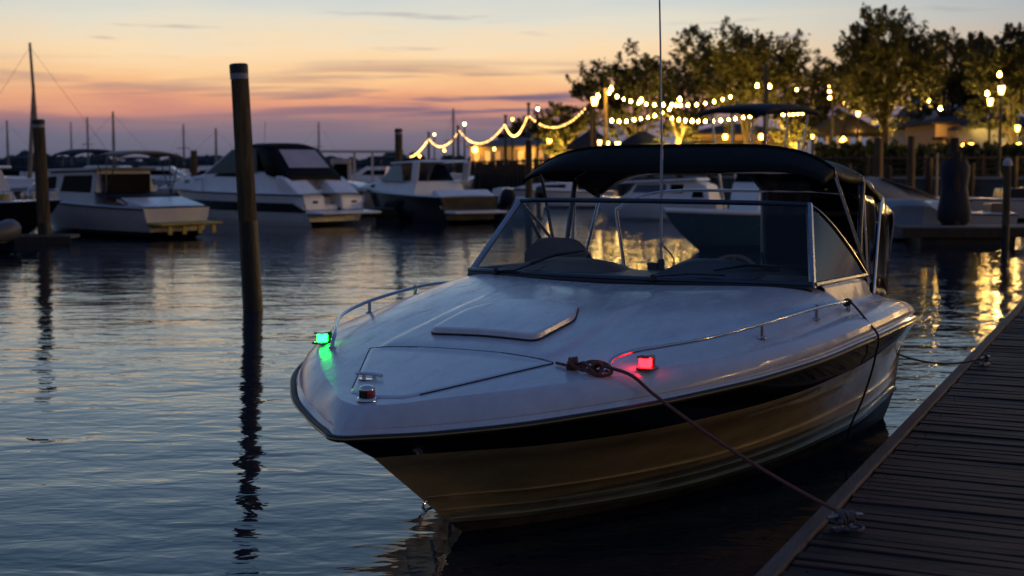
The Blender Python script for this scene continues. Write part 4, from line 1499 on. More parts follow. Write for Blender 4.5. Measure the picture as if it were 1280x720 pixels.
c = cabin(t, [(1.8, .74), (4.6, .86), (3.9, 1.05), (2.6, 1.16), (1.9, 1.12)], .84, .66, 'hull_white')
side_win(t, [(2.2, .9), (3.6, .92), (3.3, 1.02), (2.2, 1.05)], .84, .66, .74, 1.16, 'window_dark', c)
MB().tube([(2.5, -.7, 1.1), (2.35, -.62, 1.5), (2.35, .62, 1.5), (2.5, .7, 1.1)], .02, seg=6).build('screen_frame', 'chrome', t)

# 11 white cabin boat seen through the windscreen
t, hb, sz, L = far_boat('cabin_boat', 'white cabin boat with blue side windows seen through the motorboat windscreen', 'motorboat', 902, 47, 158, 4.6, 1.9, .66, .78, 'hull_white', deckm='hull_white', bottom='hull_grey', bow_full=.8)
c = cabin(t, [(.2, .66), (3.4, .74), (3.05, 1.0), (2.85, 1.30), (.9, 1.40), (.35, 1.2)], .84, .72, 'hull_white')
side_win(t, [(1.75, .95), (2.95, .96), (2.78, 1.22), (1.75, 1.24)], .84, .72, .66, 1.40, 'window_blue', c)
side_win(t, [(1.15, .95), (1.6, .95), (1.6, 1.24), (1.15, 1.24)], .84, .72, .66, 1.40, 'window_dark', c)
side_win(t, [(.42, .80), (.85, .80), (.80, 1.06), (.50, 1.06)], .84, .72, .66, 1.40, 'window_dark', c)
MB().prism([(.6, 1.37), (3.6, 1.25), (3.55, 1.33), (.7, 1.46)], -.86, .86).build('roof', 'hull_white', t, bevel=.03)

# 12 centre console with T-top
t, hb, sz, L = far_boat('fishing_boat', 'teal hulled fishing boat with a T-top, bow seen through the motorboat windscreen', 'motorboat', 1046, 33.2, 220, 6.0, 2.2, .72, .90, 'hull_teal', deckm='hull_white', rake=.9)
MB().tube([(x, w + .012, z + .02) for x, w, z in [(s * L, hb(s), sz(s)) for s in np.linspace(.02, 1, 20)]] + [(s * L, -hb(s) - .012, sz(s) + .02) for s in np.linspace(1, .02, 20)], .055, seg=8).build('gunwale', 'hull_white', t, smooth=True)
cs = MB().prism([(2.5, .72), (3.5, .76), (3.35, 1.45), (3.0, 1.75), (2.6, 1.7)], -.42, .42).build('console', 'hull_white', t, bevel=.05, segs=3)
MB().prism([(3.32, 1.5), (3.02, 1.78), (2.95, 1.98), (3.18, 1.72)], -.38, .38).build('windscreen', 'window_dark', cs)
tp = MB()
tp.grid([[(x, .95 * u, 3.16 + z - .10 * abs(u) ** 4) for u in np.linspace(-1, 1, 11)] for x, z in ((1.95, -.06), (2.1, .0), (2.6, .05), (3.3, .04), (3.75, -.02), (3.9, -.08))])
tp = tp.build('t_top', 'canvas_navy', t, smooth=True, solid=.09, angle=180)
for sg in (-1, 1):
    for xa, xb, wa, wb_ in ((2.2, 2.45, .80, .55), (3.65, 3.45, .80, .52), (2.95, 2.95, .82, .55)):
        MB().tube([(xa, sg * wa, 3.10), (xa + (xb - xa) * .3, sg * (wa - .02), 2.6), (xb, sg * wb_, .75)], .024, seg=6).build('leg', 'chrome', tp, smooth=True)
MB().box((1.9, 0, 1.1), (.6, .9, .75)).build('leaning_post', 'hull_white', t, bevel=.05)
outboard(t, -.05, .32, .62, 1.2)
outboard(t, -.05, -.32, .62, 1.2)

# 13 grey covered skiff right behind the black canopy, 14 pale sloped cover, 15 low white boat
t, hb, sz, L = far_boat('skiff', 'skiff under a rounded pale grey cover, moored at the floating pier', 'dinghy', 1138, 34.3, 93, 4.4, 1.85, .45, .6, 'hull_white', deckm='hull_white')
mb = MB()
rows = []
for i in range(15):
    x = -.05 + 4.2 * i / 14
    h = (.62 if i > 0 else .50) * (1 - .35 * (i / 14) ** 2)
    rows.append([(x, (hb(min(.95, max(0, x / L))) + .04) * u, sz(max(0, x / L)) - .08 + h * (1 - abs(u) ** 5) + .012 * math.sin(i * 2 + u * 7)) for u in np.linspace(-1, 1, 15)])
mb.grid(rows)
mb.add([rows[0][k] for k in range(15)] + [(-.05, .9, .36), (-.05, -.9, .36)], [tuple(range(17))])
mb.build('cover', 'canvas_pale', t, smooth=True, solid=.012, angle=60)
t, hb, sz, L = far_boat('sloop', 'small boat with a pale sloping canvas over its boom, close behind the black canopy', 'sailboat', 1088, 46, 20, 4.6, 1.8, .6, .75, 'hull_grey', deckm='hull_grey')
mb = MB()
mb.grid([[(x, y * w_, z) for y in (-1, -.5, 0, .5, 1)] for x, w_, z in ((.3, .25, 1.45), (1.4, .5, 1.1), (2.2, .7, .75))])
mb.grid([[(x, 0, z), (x, .62 * k, .72)] for x, z, k in ((-.7, 1.35, .5), (-.2, 1.5, .7), (.3, 1.48, .9), (1.2, 1.15, 1.1), (2.2, .75, 1.1))])
mb.grid([[(x, 0, z), (x, -.62 * k, .72)] for x, z, k in ((-.7, 1.35, .5), (-.2, 1.5, .7), (.3, 1.48, .9), (1.2, 1.15, 1.1), (2.2, .75, 1.1))])
mb.build('boom_cover', 'canvas_pale', t, smooth=True, solid=.015, angle=50)
MB().tube([(2.6, 0, .7), (2.6, 0, 2.3)], .04, seg=8).build('mast_stump', 'mast_metal', t)
t, hb, sz, L = far_boat('dayboat', 'low white dayboat with a reddish stern box by the thin capped pile', 'motorboat', 1262, 39.5, 176, 3.9, 1.7, .5, .62, 'hull_grey', deckm='hull_white')
MB().box((.4, 0, .66), (.5, .9, .3)).build('stern_box', 'bottom_paint', t, bevel=.04)
MB().prism([(1.4, .55), (2.6, .58), (2.3, .86), (1.6, .88)], -.5, .5).build('console', 'hull_white', t, bevel=.05)
t, hb, sz, L = far_boat('barge', 'long flat white work barge lying along the dark sea wall', 'barge', 1300, 47.5, 179, 5.6, 1.9, .72, .8, 'hull_grey', deckm='hull_white')
MB().prism([(.3, .72), (1.5, .72), (1.4, 1.1), (.4, 1.12)], -.6, .6).build('deck_box', 'hull_black', t, bevel=.04)
t, hb, sz, L = far_boat('work_boat', 'dark work boat with a pale deck moored left of the barge', 'motorboat', 1160, 49, 178, 4.4, 1.9, .66, .78, 'hull_black', deckm='hull_white')
MB().prism([(.6, .66), (1.8, .68), (1.7, 1.15), (.8, 1.18)], -.6, .6).build('wheelhouse', 'hull_black', t, bevel=.04)

# bundle of piles wrapped in tarpaulin, standing on the pier edge
X, Y = gx(1192, 33.6), 33.6
t = thing('pile_cluster', (X, Y, 0), 0, 'dark cluster of lashed piles under a navy tarpaulin behind the floating pier', 'pile cluster')
for k, (dx, dy, h) in enumerate(((0, .1, hz(172, 33.6)), (-.19, 0, hz(199, 33.6)), (.18, .02, hz(197, 33.6)), (-.02, -.17, hz(190, 33.6)))):
    MB().tube([(dx, dy, -1), (dx * 1.0, dy, 1), (dx * .9, dy, h)], .115 if k else .10, seg=12).build('pile', 'wood_dark', t, smooth=True)
mb = MB()
rows = []
for z, r_ in ((.42, .26), (.55, .37), (.8, .385), (1.1, .35), (1.35, .30), (1.6, .33), (1.85, .335), (2.02, .27)):
    rows.append([(r_ * 1.02 * math.cos(a) * (1 + .05 * math.sin(4 * a + z * 5)), r_ * .85 * math.sin(a), z + .03 * math.sin(3 * a)) for a in np.linspace(0, 2 * math.pi, 25)[:-1]])
mb.grid(rows, close_v=True)
mb.build('tarpaulin', 'canvas_navy', t, smooth=True, angle=180)


# floating piers
def pier(px0, px1, Y, w, z, label, rz=0.):
    x0, x1 = gx(px0, Y), gx(px1, Y)
    t = thing('floating_pier', (x0, Y, 0), rz, label, 'pier', 'floating piers')
    Lp = x1 - x0
    n = max(1, int(Lp / 3))
    MB().box((Lp / 2, w / 2, z - .04), (Lp, w, .08)).build('decking', 'wood_grey', t, bevel=.01)
    MB().box((Lp / 2, -.03, z - .14), (Lp, .05, .22)).build('fascia', 'wood_dark', t)
    for k in range(n):
        MB().box((Lp * (k + .5) / n, w / 2, .06), (Lp / n * .7, w * .8, .30)).build('float', 'rubber', t)
    return t


pier(1128, 2150, 32.6, 1.5, .42, 'grey floating pier running out of the frame behind the plank dock')
pier(18, 88, 33.0, .7, .2, 'low narrow float at the foot of the leftmost pile')
pier(462, 512, 46.5, .9, .45, 'short pale finger pier between two cruisers and the slim pile')

# ================================================================== far sailing boats
def sailboat(px, Y, top, label, L=8., boom=True, tilt=0., heading=25, stays=True):
    t = thing('sailboat', (gx(px, Y), Y, 0), R_(heading), label, 'sailboat', 'sailing boats far across the water')
    n = 12
    rows = []
    for i in range(n + 1):
        s = i / n
        h = 1.15 * math.sin(min(1, s / .5) * math.pi / 2) * (1 - max(0, (s - .4) / .6) ** 2.2)
        h = max(h, .45 * (1 - s))
        rows.append([((s - .45) * L, h * u, (.95 + .3 * s ** 2) * abs(u) ** .5 - .1) for u in np.linspace(-1, 1, 11)])
    MB().grid(rows).build('hull', 'hull_grey', t, smooth=True)
    MB().grid([[r[0], (r[5][0], 0, r[0][2] + .05), r[-1]] for r in rows]).build('deck', 'hull_white', t, smooth=True)
    MB().prism([(-1.2, .9), (1.6, 1.0), (1.2, 1.35), (-1.0, 1.4)], -.6, .6).build('cabin', 'hull_white', t, bevel=.05)
    H = hz(top, Y)
    m_ = MB().tube([(.6, 0, .9), (.6 + tilt, 0, H)], .11, seg=8, r2=.06).build('mast', 'mast_metal', t, smooth=True)
    if stays:
        mb = MB()
        for a in ((L * .53, 0, 1.2), (-L * .43, 0, .9), (.5, 1.05, .95), (.5, -1.05, .95)):
            mb.tube([(.6 + tilt, 0, H - .2), a], .007, seg=4)
        mb.build('rigging', 'mast_metal', m_)
        MB().tube([(.6 + tilt * .55, -.7, .9 + (H - .9) * .55), (.6 + tilt * .55, .7, .9 + (H - .9) * .55)], .03, seg=5).build('spreader', 'mast_metal', m_)
    if boom:
        MB().tube([(.5, 0, 1.7), (-2.6, 0, 1.85)], [.14, .10], seg=8).build('furled_sail', 'canvas_navy', m_, smooth=True)
    return t


sailboat(36, 66, 53, 'sailing boat with the tallest mast, above the leftmost boats', 9, tilt=-.3)
sailboat(20, 58, 106, 'sailing boat with a raked mast left of the tallest mast', 7, tilt=.32, boom=False, heading=0, stays=False)
sailboat(133, 90, 139, 'sailing boat whose mast stands above the low grey cruiser', 8)
sailboat(106, 120, 146, 'distant sailing boat with a thin mast between two boat hoops', 8, heading=60)
sailboat(227, 120, 155, 'distant sailing boat with its mast beside the short dark pile', 8, heading=70)
sailboat(261, 95, 160, 'sailing boat with wide spread stays left of the tall pile', 7, heading=5)
sailboat(393, 130, 152, 'distant sailing boat behind the black canvas top', 8, heading=40)
sailboat(563, 96, 135, 'sailing boat with a dark mast under the string lights', 8, heading=70)
sailboat(3, 110, 150, 'distant sailing boat at the left end of the row', 8, heading=30)
sailboat(85, 150, 152, 'farthest sailing boat behind the cabin boat roof', 9, heading=30, stays=False)
for i, (px, Y, hd, lb) in enumerate(((188, 78, 170, 'white motor yacht far off behind the cockpit cover hoop'), (206, 98, 20, 'tiny white runabout far off left of the short dark pile'), (283, 105, 160, 'small white boat far off behind the tall pile'))):
    t, hb, sz, L = far_boat('motor_yacht', lb, 'motorboat', px, Y, hd, 6.5, 2.4, .8, 1.0, 'hull_white', group='white boats far across the water')
    c = cabin(t, [(1.2, .85), (5.0, .95), (4.2, 1.4), (3.4, 1.9), (1.4, 1.9)], .95, .78, 'hull_white')
    side_win(t, [(1.7, 1.3), (3.6, 1.3), (3.3, 1.65), (1.7, 1.68)], .95, .78, .85, 1.9, 'window_dark', c)

for px, Y, hd, lb in ((322, 88, 175, 'white boat far off just right of the tall pile'), (455, 84, 10, 'white boat far off behind the pontoon boat canopy'), (525, 92, 165, 'white boat far off below the end of the string lights'), (150, 92, 5, 'pale boat far off behind the cabin of the low grey cruiser'), (70, 84, 172, 'pale boat far off behind the leftmost pile'), (258, 118, 178, 'pale boat far off left of the tall pile')):
    t, hb, sz, L = far_boat('motor_yacht', lb, 'motorboat', px, Y, hd, 6.8, 2.4, .8, 1.0, 'hull_white', group='white boats far across the water')
    c = cabin(t, [(1.2, .85), (5.2, .95), (4.3, 1.35), (3.5, 1.85), (1.5, 1.85)], .95, .78, 'hull_white')
    side_win(t, [(1.8, 1.28), (3.8, 1.28), (3.4, 1.6), (1.8, 1.62)], .95, .78, .85, 1.85, 'window_dark', c)
    bimini(t, .3, 2.0, .95, 2.35, .9, 'canvas_navy', rise=.12)

# ================================================================== shore: land, sea wall, railings
SH = [(36, -60), (43, 8), (60, 38), (24, 56), (13, 61), (5, 68), (1.2, 80), (-2, 102), (-7, 126), (-12, 160), (-40, 330)]
GZ = 1.2
land = MB()
land.add([(x, y, GZ) for x, y in SH] + [(-40, 900, GZ), (500, 900, GZ), (500, -60, GZ)], [tuple(range(len(SH) + 3))])
tag(land.build('ground', 'lawn', None, weld=False), kind='structure')


def along(off, n0=0, n1=None):
    """Shore line moved inland by off metres."""
    P = [Vector((x, y)) for x, y in SH]
    out = []
    for i, p in enumerate(P):
        d = (P[min(i + 1, len(P) - 1)] - P[max(i - 1, 0)]).normalized()
        out.append(p + Vector((d.y, -d.x)) * off)
    return out[n0:n1]


def ribbon(a, b, z0, z1, name, m, parent=None):
    mb = MB()
    rows = []
    for p, q in zip(a, b):
        rows.append([(p.x, p.y, z0), (p.x, p.y, z1), (q.x, q.y, z1), (q.x, q.y, z0)])
    mb.grid(rows)
    return mb.build(name, m, parent)


pv = MB().grid([[(p.x, p.y, GZ + .006), (q.x, q.y, GZ + .006)] for p, q in zip(along(.45), along(4.2))])
tag(pv.build('promenade', 'paving', None, weld=False), kind='structure')
wall = thing('sea_wall', (0, 0, 0), 0, 'dark stone sea wall with timber fender piles along the waterfront', 'sea wall')
ribbon(along(-.02), along(.45), -1.2, GZ + .10, 'wall_face', 'stone_wall', wall)
ribbon(along(-.10), along(.40), GZ + .103, GZ + .22, 'coping', 'concrete', wall)


def resample(P, step):
    out = []
    carry = 0.
    for a, b in zip(P, P[1:]):
        L = (b - a).length
        d = carry
        while d < L:
            out.append((a.lerp(b, d / L), (b - a).normalized()))
            d += step
        carry = d - L
    return out


src = None
for i, (p, d) in enumerate(resample(along(-.28)[3:10], 1.7)):
    h = GZ + .75 + rnd.uniform(-.2, .35)
    if src is None:
        src = MB().tube([(0, 0, -1.2), (0, 0, 1.0)], .15, seg=10).build('fender_pile', 'wood_dark', wall, smooth=True, angle=60)
        o = src
    else:
        o = src.copy()
        COL.objects.link(o)
        o.parent = wall
    if i > 95:
        break
    o.location = (p.x, p.y, 0)
    o.scale = (1, 1, (h + 1.2) / 2.2)
    o.location.z = -1.2 + 1.2 * o.scale.z

fl_ = ['dark timber railing on the sea wall right of the motorboat canopy', 'dark timber railing on the sea wall behind the motorboat canopy', 'dark timber railing on the sea wall behind the white cabin boat', 'dark timber railing on the sea wall behind the slim middle pile', 'dark timber railing receding below the string lights', 'farthest dark timber railing below the end of the string lights']
P = along(.9)[2:]
for k, (a, b) in enumerate(((0, 2), (2, 3), (3, 4), (4, 5), (5, 6), (6, 7))):
    seg = P[a:b + 1] if b < len(P) else P[a:]
    t = thing('railing', (seg[0].x, seg[0].y, GZ), 0, fl_[k], 'railing', 'railings along the waterfront')
    o0 = seg[0]
    loc = lambda p, z: (p.x - o0.x, p.y - o0.y, z)
    for z in (.28, .52, .76, 1.0):
        MB().tube([loc(p, z) for p in seg], .045 if z < 1 else .07, seg=6).build('rail', 'wood_dark', t)
    pts = [q for q, d in resample(seg, 2.4)]
    for q in pts[:36]:
        MB().box(loc(q, .58), (.14, .14, 1.16)).build('post', 'wood_dark', t)


# ================================================================== trees
def tree(name, x, y, H, R, label, th=.28, seed=0, leaf='leaf', bark='bark', n_limb=7, shoots=150, per=64, lsize=.20, squash=.75, trunk_r=.26, base=GZ, spiky=1.):
    r = random.Random(seed)
    t = thing(name, (x, y, base), r.uniform(0, 6.28), label, 'tree', 'trees along the waterfront')
    tk = MB()
    fork = H * th
    lean = Vector((r.uniform(-.04, .04), r.uniform(-.04, .04), 0)) * H
    top = lean + Vector((0, 0, H * .80))
    tk.tube(smooth_path([(0, 0, -.3), lean * .25 + Vector((0, 0, fork * .5)), lean * .5 + Vector((0, 0, fork)), lean * .8 + Vector((0, 0, H * .55)), top], 4), [trunk_r * (1.25 - .95 * i / 16) for i in range(17)], seg=10)
    tips = []
    for i in range(n_limb):
        a = 2 * math.pi * i / n_limb + r.uniform(-.4, .4)
        f = r.uniform(.75, 1.65)
        s = lean * .6 + Vector((0, 0, fork * f))
        e = Vector((math.cos(a) * R * r.uniform(.55, .9), math.sin(a) * R * r.uniform(.55, .9), fork * f + (H - fork * f) * r.uniform(.25, .72)))
        mid = s.lerp(e, .5) + Vector((0, 0, r.uniform(.02, .10) * H))
        pl = smooth_path([s, mid, e], 5)
        tk.tube(pl, [trunk_r * (.50 - .42 * k / (len(pl) - 1)) for k in range(len(pl))], seg=6)
        tips += [pl[4], pl[6], pl[8], pl[-1]]
        for _ in range(3):
            q = pl[r.randrange(3, len(pl))]
            e2 = q + Vector((r.uniform(-1, 1), r.uniform(-1, 1), r.uniform(.1, 1))).normalized() * R * r.uniform(.25, .45)
            tk.tube([q, q.lerp(e2, .5) + Vector((0, 0, .1)), e2], [trunk_r * .16, trunk_r * .11, trunk_r * .04], seg=5)
            tips += [q.lerp(e2, .5), e2]
    tips += [top, top - Vector((0, 0, H * .1)), top - Vector((0, 0, H * .2))]
    tk.build('trunk', bark, t, smooth=True, angle=80)
    vs, fs = [], []
    cen = Vector((0, 0, H * .50))
    lobes = [(Vector((r.gauss(0, 1), r.gauss(0, 1), r.gauss(.1, .8))).normalized(), r.uniform(.78, 1.12)) for _ in range(11)]
    for k in range(int(shoots * 1.9)):
        if k % 2 == 0:
            q = r.choice(tips)
            s = q + Vector((r.gauss(0, 1), r.gauss(0, 1), r.gauss(0, .8))) * R * .10
        else:       # uneven lobed volume between the first fork and the top
            lb, lr = r.choice(lobes)
            dd = (lb * .9 + Vector((r.gauss(0, .5), r.gauss(0, .5), r.gauss(0, .5)))).normalized()
            f = r.random() ** .38 * lr * .86
            zz = H * .62 + dd.z * f * (H * .36 if dd.z > 0 else H * .40)
            s = lean * .7 + Vector((dd.x * R * f, dd.y * R * f, zz))
        d = (s - cen)
        d = (d.normalized() * .7 + Vector((r.gauss(0, .5), r.gauss(0, .5), r.gauss(.35, .4)))).normalized()
        ln = R * r.uniform(.14, .40) * spiky
        for j in range(per):
            f = r.random() ** .8
            wd = (.24 - .19 * f) * ln
            c = s + d * ln * f + Vector((r.gauss(0, wd), r.gauss(0, wd), r.gauss(0, wd * squash)))
            u = Vector((r.gauss(0, 1), r.gauss(0, 1), r.gauss(0, 1))).normalized()
            v = u.cross(Vector((r.gauss(0, 1), r.gauss(0, 1), r.gauss(0, 1)))).normalized()
            l = lsize * .66 * r.uniform(.6, 1.35)
            o = len(vs)
            vs += [c - u * l, c + v * l * .45, c + u * l, c - v * l * .45]
            fs.append((o, o + 1, o + 2, o + 3))
    mb = MB()
    mb.v, mb.f = [tuple(p) for p in vs], fs
    mb.build('crown', leaf, t, weld=False)
    return t


def at_tree(px, Y):
    return gx(px, Y), Y


def T(px, Y, top, halfw, label, **k):
    x, y = at_tree(px, Y)
    H = hz(top, Y) - GZ
    return tree('tree', x, y, H, halfw / FPX * Y, label, **k)


T(792, 92, 62, 66, 'broad dark tree rising over the string lights nearest the open sky', seed=3, shoots=150, lsize=.19, leaf='leaf_dark')
T(930, 96, 26, 80, 'large dark tree spreading above the blue T-top', seed=5, shoots=200, lsize=.2, n_limb=9)
T(868, 118, 42, 50, 'thin crowned tree between the two larger trees over the lights', seed=11, shoots=90, lsize=.2, leaf='leaf_dark')
T(1101, 84, 5, 74, 'tallest round tree with a dark forked trunk lit from below', seed=8, shoots=250, lsize=.19, n_limb=10, th=.30)
T(1176, 100, 38, 58, 'dark tree filling the gap right of the tallest tree', seed=21, shoots=170, lsize=.22, leaf='leaf_dark')
T(1262, 74, 26, 66, 'dark tree at the right edge above the tall street lamp', seed=14, shoots=210, lsize=.18, leaf='leaf_dark')
T(1018, 112, 62, 46, 'lower dark tree behind the T-top and the pavilion', seed=31, shoots=120, lsize=.22, leaf='leaf_dark')
T(708, 120, 128, 40, 'low rounded tree at the left end of the trees', seed=17, shoots=100, lsize=.2, leaf='leaf')
T(660, 150, 150, 34, 'small distant tree behind the long lit building', seed=19, shoots=80, lsize=.24, leaf='leaf_dark')
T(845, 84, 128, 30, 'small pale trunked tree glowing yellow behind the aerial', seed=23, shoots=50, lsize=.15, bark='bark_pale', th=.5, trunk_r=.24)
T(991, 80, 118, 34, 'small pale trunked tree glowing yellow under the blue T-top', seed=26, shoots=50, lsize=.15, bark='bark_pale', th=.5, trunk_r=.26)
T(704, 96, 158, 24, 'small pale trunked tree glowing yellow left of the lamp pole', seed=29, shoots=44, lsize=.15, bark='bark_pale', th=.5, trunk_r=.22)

# ground spotlights that light the trees from below
def uplight(px, Y, aim_px, aimY, aim_z, watt, label, size=R_(80)):
    x = gx(px, Y)
    t = thing('ground_spotlight', (x, Y, GZ), 0, label, 'spotlight', 'ground spotlights under the trees')
    MB().lathe((0, 0, 0), [(.10, 0), (.13, .05), (.13, .16), (.11, .20)], 14).build('housing', 'post_dark', t, smooth=True, angle=40)
    MB().lathe((0, 0, .185), [(.10, 0), (.10, .01)], 14).build('lens', 'lantern_warm', t)
    l = bpy.data.lights.new('spot', 'SPOT')
    l.energy = watt * 1.7
    l.color = (1., .62, .13)
    l.spot_size = size
    l.spot_blend = .6
    l.shadow_soft_size = .08
    o = bpy.data.objects.new('spot', l)
    COL.objects.link(o)
    o.location = (x, Y, GZ + .25)
    d = Vector((gx(aim_px, aimY), aimY, aim_z)) - o.location
    o.rotation_euler = d.to_track_quat('-Z', 'Y').to_euler()
    return t


uplight(841, 81.5, 845, 84.2, 3.6, 3366, 'ground spotlight in front of the glowing tree behind the aerial', R_(70))
uplight(988, 77.5, 991, 80.2, 3.6, 4114, 'ground spotlight in front of the glowing tree under the T-top', R_(70))
uplight(700, 93.5, 704, 96.2, 3.2, 2618, 'ground spotlight in front of the glowing tree left of the lamp pole', R_(70))
uplight(1088, 86.5, 1070, 84, 5.2, 4200, 'ground spotlight left of the tallest tree trunk', R_(105))
uplight(1118, 86.5, 1136, 84, 5.2, 4200, 'ground spotlight right of the tallest tree trunk', R_(100))
uplight(930, 91, 930, 96, 6, 2890, 'ground spotlight under the large tree behind the T-top', R_(100))
uplight(785, 88, 790, 92, 5, 2550, 'ground spotlight under the broad tree beside the light pole', R_(100))
uplight(1245, 70.5, 1250, 74, 5, 2210, 'ground spotlight under the tree at the right edge', R_(100))
uplight(712, 116, 712, 120, 5, 3366, 'ground spotlight under the low rounded tree', R_(100))
uplight(1170, 96, 1172, 100, 5, 2040, 'ground spotlight behind the porch hedge', R_(100))

# ================================================================== buildings
def house(name, label, px0, px1, Y, depth, eave, ridge, wall, roof, gable_x=False, windows=(), lit='window_lit', porch=None, rz=0., cat='house', over=.4):
    """Box house: eave and ridge given as photo rows. Windows: (u0, u1, z0, z1) on the front."""
    x0, x1 = gx(px0, Y), gx(px1, Y)
    W = x1 - x0
    ze, zr = hz(eave, Y) - GZ, hz(ridge, Y) - GZ
    t = thing(name, (x0, Y, GZ), rz, label, cat, 'buildings along the waterfront')
    mb = MB()
    mb.box((W / 2, depth / 2, ze / 2), (W, depth, ze))
    if gable_x:
        mb.add([(0.004, .004, ze), (W - .004, .004, ze), (W / 2, .004, zr), (0.004, depth - .004, ze), (W - .004, depth - .004, ze), (W / 2, depth - .004, zr)], [(0, 1, 2), (3, 5, 4), (0, 2, 5, 3), (1, 4, 5, 2)])
    mb.build('wall', wall, t, weld=False)
    rf = MB()
    if gable_x:
        o = over
        sl = (zr - ze) / (W / 2)
        for sg in (-1, 1):
            a = W / 2 + sg * (W / 2 + o)
            zz = ze - sl * o
            rf.add([(a, -o, zz), (W / 2, -o, zr + .03), (W / 2, depth + o, zr + .03), (a, depth + o, zz), (a, -o, zz + .16), (W / 2, -o, zr + .19), (W / 2, depth + o, zr + .19), (a, depth + o, zz + .16)],
                   [(0, 1, 2, 3), (4, 7, 6, 5), (0, 4, 5, 1), (3, 2, 6, 7), (0, 3, 7, 4), (1, 5, 6, 2)])
    else:
        o = over
        in_ = min(W, depth) * .42
        rf.add([(-o, -o, ze), (W + o, -o, ze), (W + o, depth + o, ze), (-o, depth + o, ze), (in_, depth / 2, zr), (W - in_, depth / 2, zr),
                (-o, -o, ze - .14), (W + o, -o, ze - .14), (W + o, depth + o, ze - .14), (-o, depth + o, ze - .14)],
               [(0, 1, 5, 4), (1, 2, 5), (2, 3, 4, 5), (3, 0, 4), (6, 9, 8, 7), (0, 6, 7, 1), (1, 7, 8, 2), (2, 8, 9, 3), (3, 9, 6, 0)])
    rf.build('roof', roof, t, weld=False)
    for k, (u0, u1, z0, z1) in enumerate(windows):
        w = (u1 - u0) * W
        cx = (u0 + u1) / 2 * W
        f = MB()
        for dx, dz, sx, sz in ((-w / 2, 0, .09, z1 - z0 + .18), (w / 2, 0, .09, z1 - z0 + .18), (0, (z1 - z0) / 2 + .045, w - .09, .09), (0, -(z1 - z0) / 2 - .045, w - .09, .09), (0, 0, .05, z1 - z0)):
            f.box((cx + dx, -.035, (z0 + z1) / 2 + dz), (sx, .08, sz))
        fo = f.build('window', 'trim_white', t)
        MB().box((cx, -.008, (z0 + z1) / 2), (w - .09, .03, z1 - z0)).build('pane', lit if k % 3 != 2 else 'window_lit_dim', fo)
    if porch:
        pd, ph = porch
        rp_ = MB().box((W / 2, -pd / 2, ph), (W + .3, pd + .3, .18)).build('porch_roof', roof, t)
        n = max(2, int(W / 3))
        for k in range(n + 1):
            MB().box((W * k / n, -pd + .1, ph / 2 - .05), (.16, .16, ph - .1)).build('post', 'trim_white', rp_)
    return t


house('long_building', 'long low tan building with lit windows behind the receding string lights', 588, 702, 138, 9, 182, 170, 'siding_tan', 'roof_grey', windows=[(.04, .10, .9, 2.2), (.16, .22, .9, 2.2), (.27, .33, .9, 2.2), (.52, .58, .9, 2.2), (.62, .70, .5, 2.2), (.74, .80, .9, 2.2), (.86, .93, .9, 2.2)])
house('pergola_house', 'low lit house with a pale front behind the glowing trees', 866, 992, 106, 9, 166, 152, 'siding_tan', 'roof_dark', windows=[(.08, .18, .8, 2.0), (.27, .36, .8, 2.0), (.45, .54, .8, 2.0), (.63, .72, .8, 2.0), (.82, .92, .8, 2.0)], lit='window_lit_dim', porch=(2.2, 2.5))
house('white_house', 'tall pale gabled house glimpsed between the trees at the right', 1150, 1226, 118, 9, 148, 96, 'siding_white', 'roof_dark', gable_x=True, windows=[(.16, .30, 1., 2.4), (.66, .82, 1., 2.4)], lit='window_lit_dim')
house('porch_house', 'low house with an orange lit porch left of the tall street lamp', 1166, 1240, 92, 7, 153, 143, 'siding_tan', 'roof_dark', windows=[(.1, .22, .7, 2.0), (.66, .82, .7, 2.0)], porch=(2.0, 2.5))
house('cottage', 'small white cottage behind the tallest tree trunk', 1108, 1152, 108, 6, 160, 148, 'siding_white', 'roof_dark', windows=[(.2, .42, .8, 2.1), (.62, .84, .8, 2.1)], lit='window_lit_dim')
house('corner_house', 'pale house at the right edge with lamps on its front', 1240, 1320, 80, 7, 156, 140, 'siding_white', 'roof_dark', windows=[(.12, .25, .7, 2.0), (.5, .65, .7, 2.0)], lit='window_lit')


def pavilion(px0, px1, Y, eave, ridge, label, m='roof_dark', name='pavilion', cat='pavilion', posts=4, counter=True):
    x0, x1 = gx(px0, Y), gx(px1, Y)
    W = x1 - x0
    D = W * .7
    ze, zr = hz(eave, Y) - GZ, hz(ridge, Y) - GZ
    t = thing(name, ((x0 + x1) / 2, Y, GZ), 0, label, cat, 'open pavilions and tents on the waterfront')
    a, b = W / 2, D / 2
    MB().add([(-a, -b, ze), (a, -b, ze), (a, b, ze), (-a, b, ze), (-a * .15, 0, zr), (a * .15, 0, zr), (-a, -b, ze - .25), (a, -b, ze - .25), (a, b, ze - .25), (-a, b, ze - .25)],
             [(0, 1, 5, 4), (1, 2, 5), (2, 3, 4, 5), (3, 0, 4), (0, 6, 7, 1), (1, 7, 8, 2), (2, 8, 9, 3), (3, 9, 6, 0)]).build('roof', m, t, weld=False)
    for sx in np.linspace(-a * .92, a * .92, posts):
        for sy in (-b * .92, b * .92):
            MB().box((sx, sy, ze / 2 - .1), (.16, .16, ze - .2)).build('post', 'trim_white', t)
    if counter:
        MB().box((0, 0, .55), (W * .7, .5, 1.1)).build('counter', 'siding_tan', t, bevel=.03)
        l = MB()
        MB().lathe((0, 0, ze - .55), [(.03, .3), (.22, .05), (.22, 0), (.05, 0)], 14).build('hanging_lamp', 'porch_warm', t)
    return t


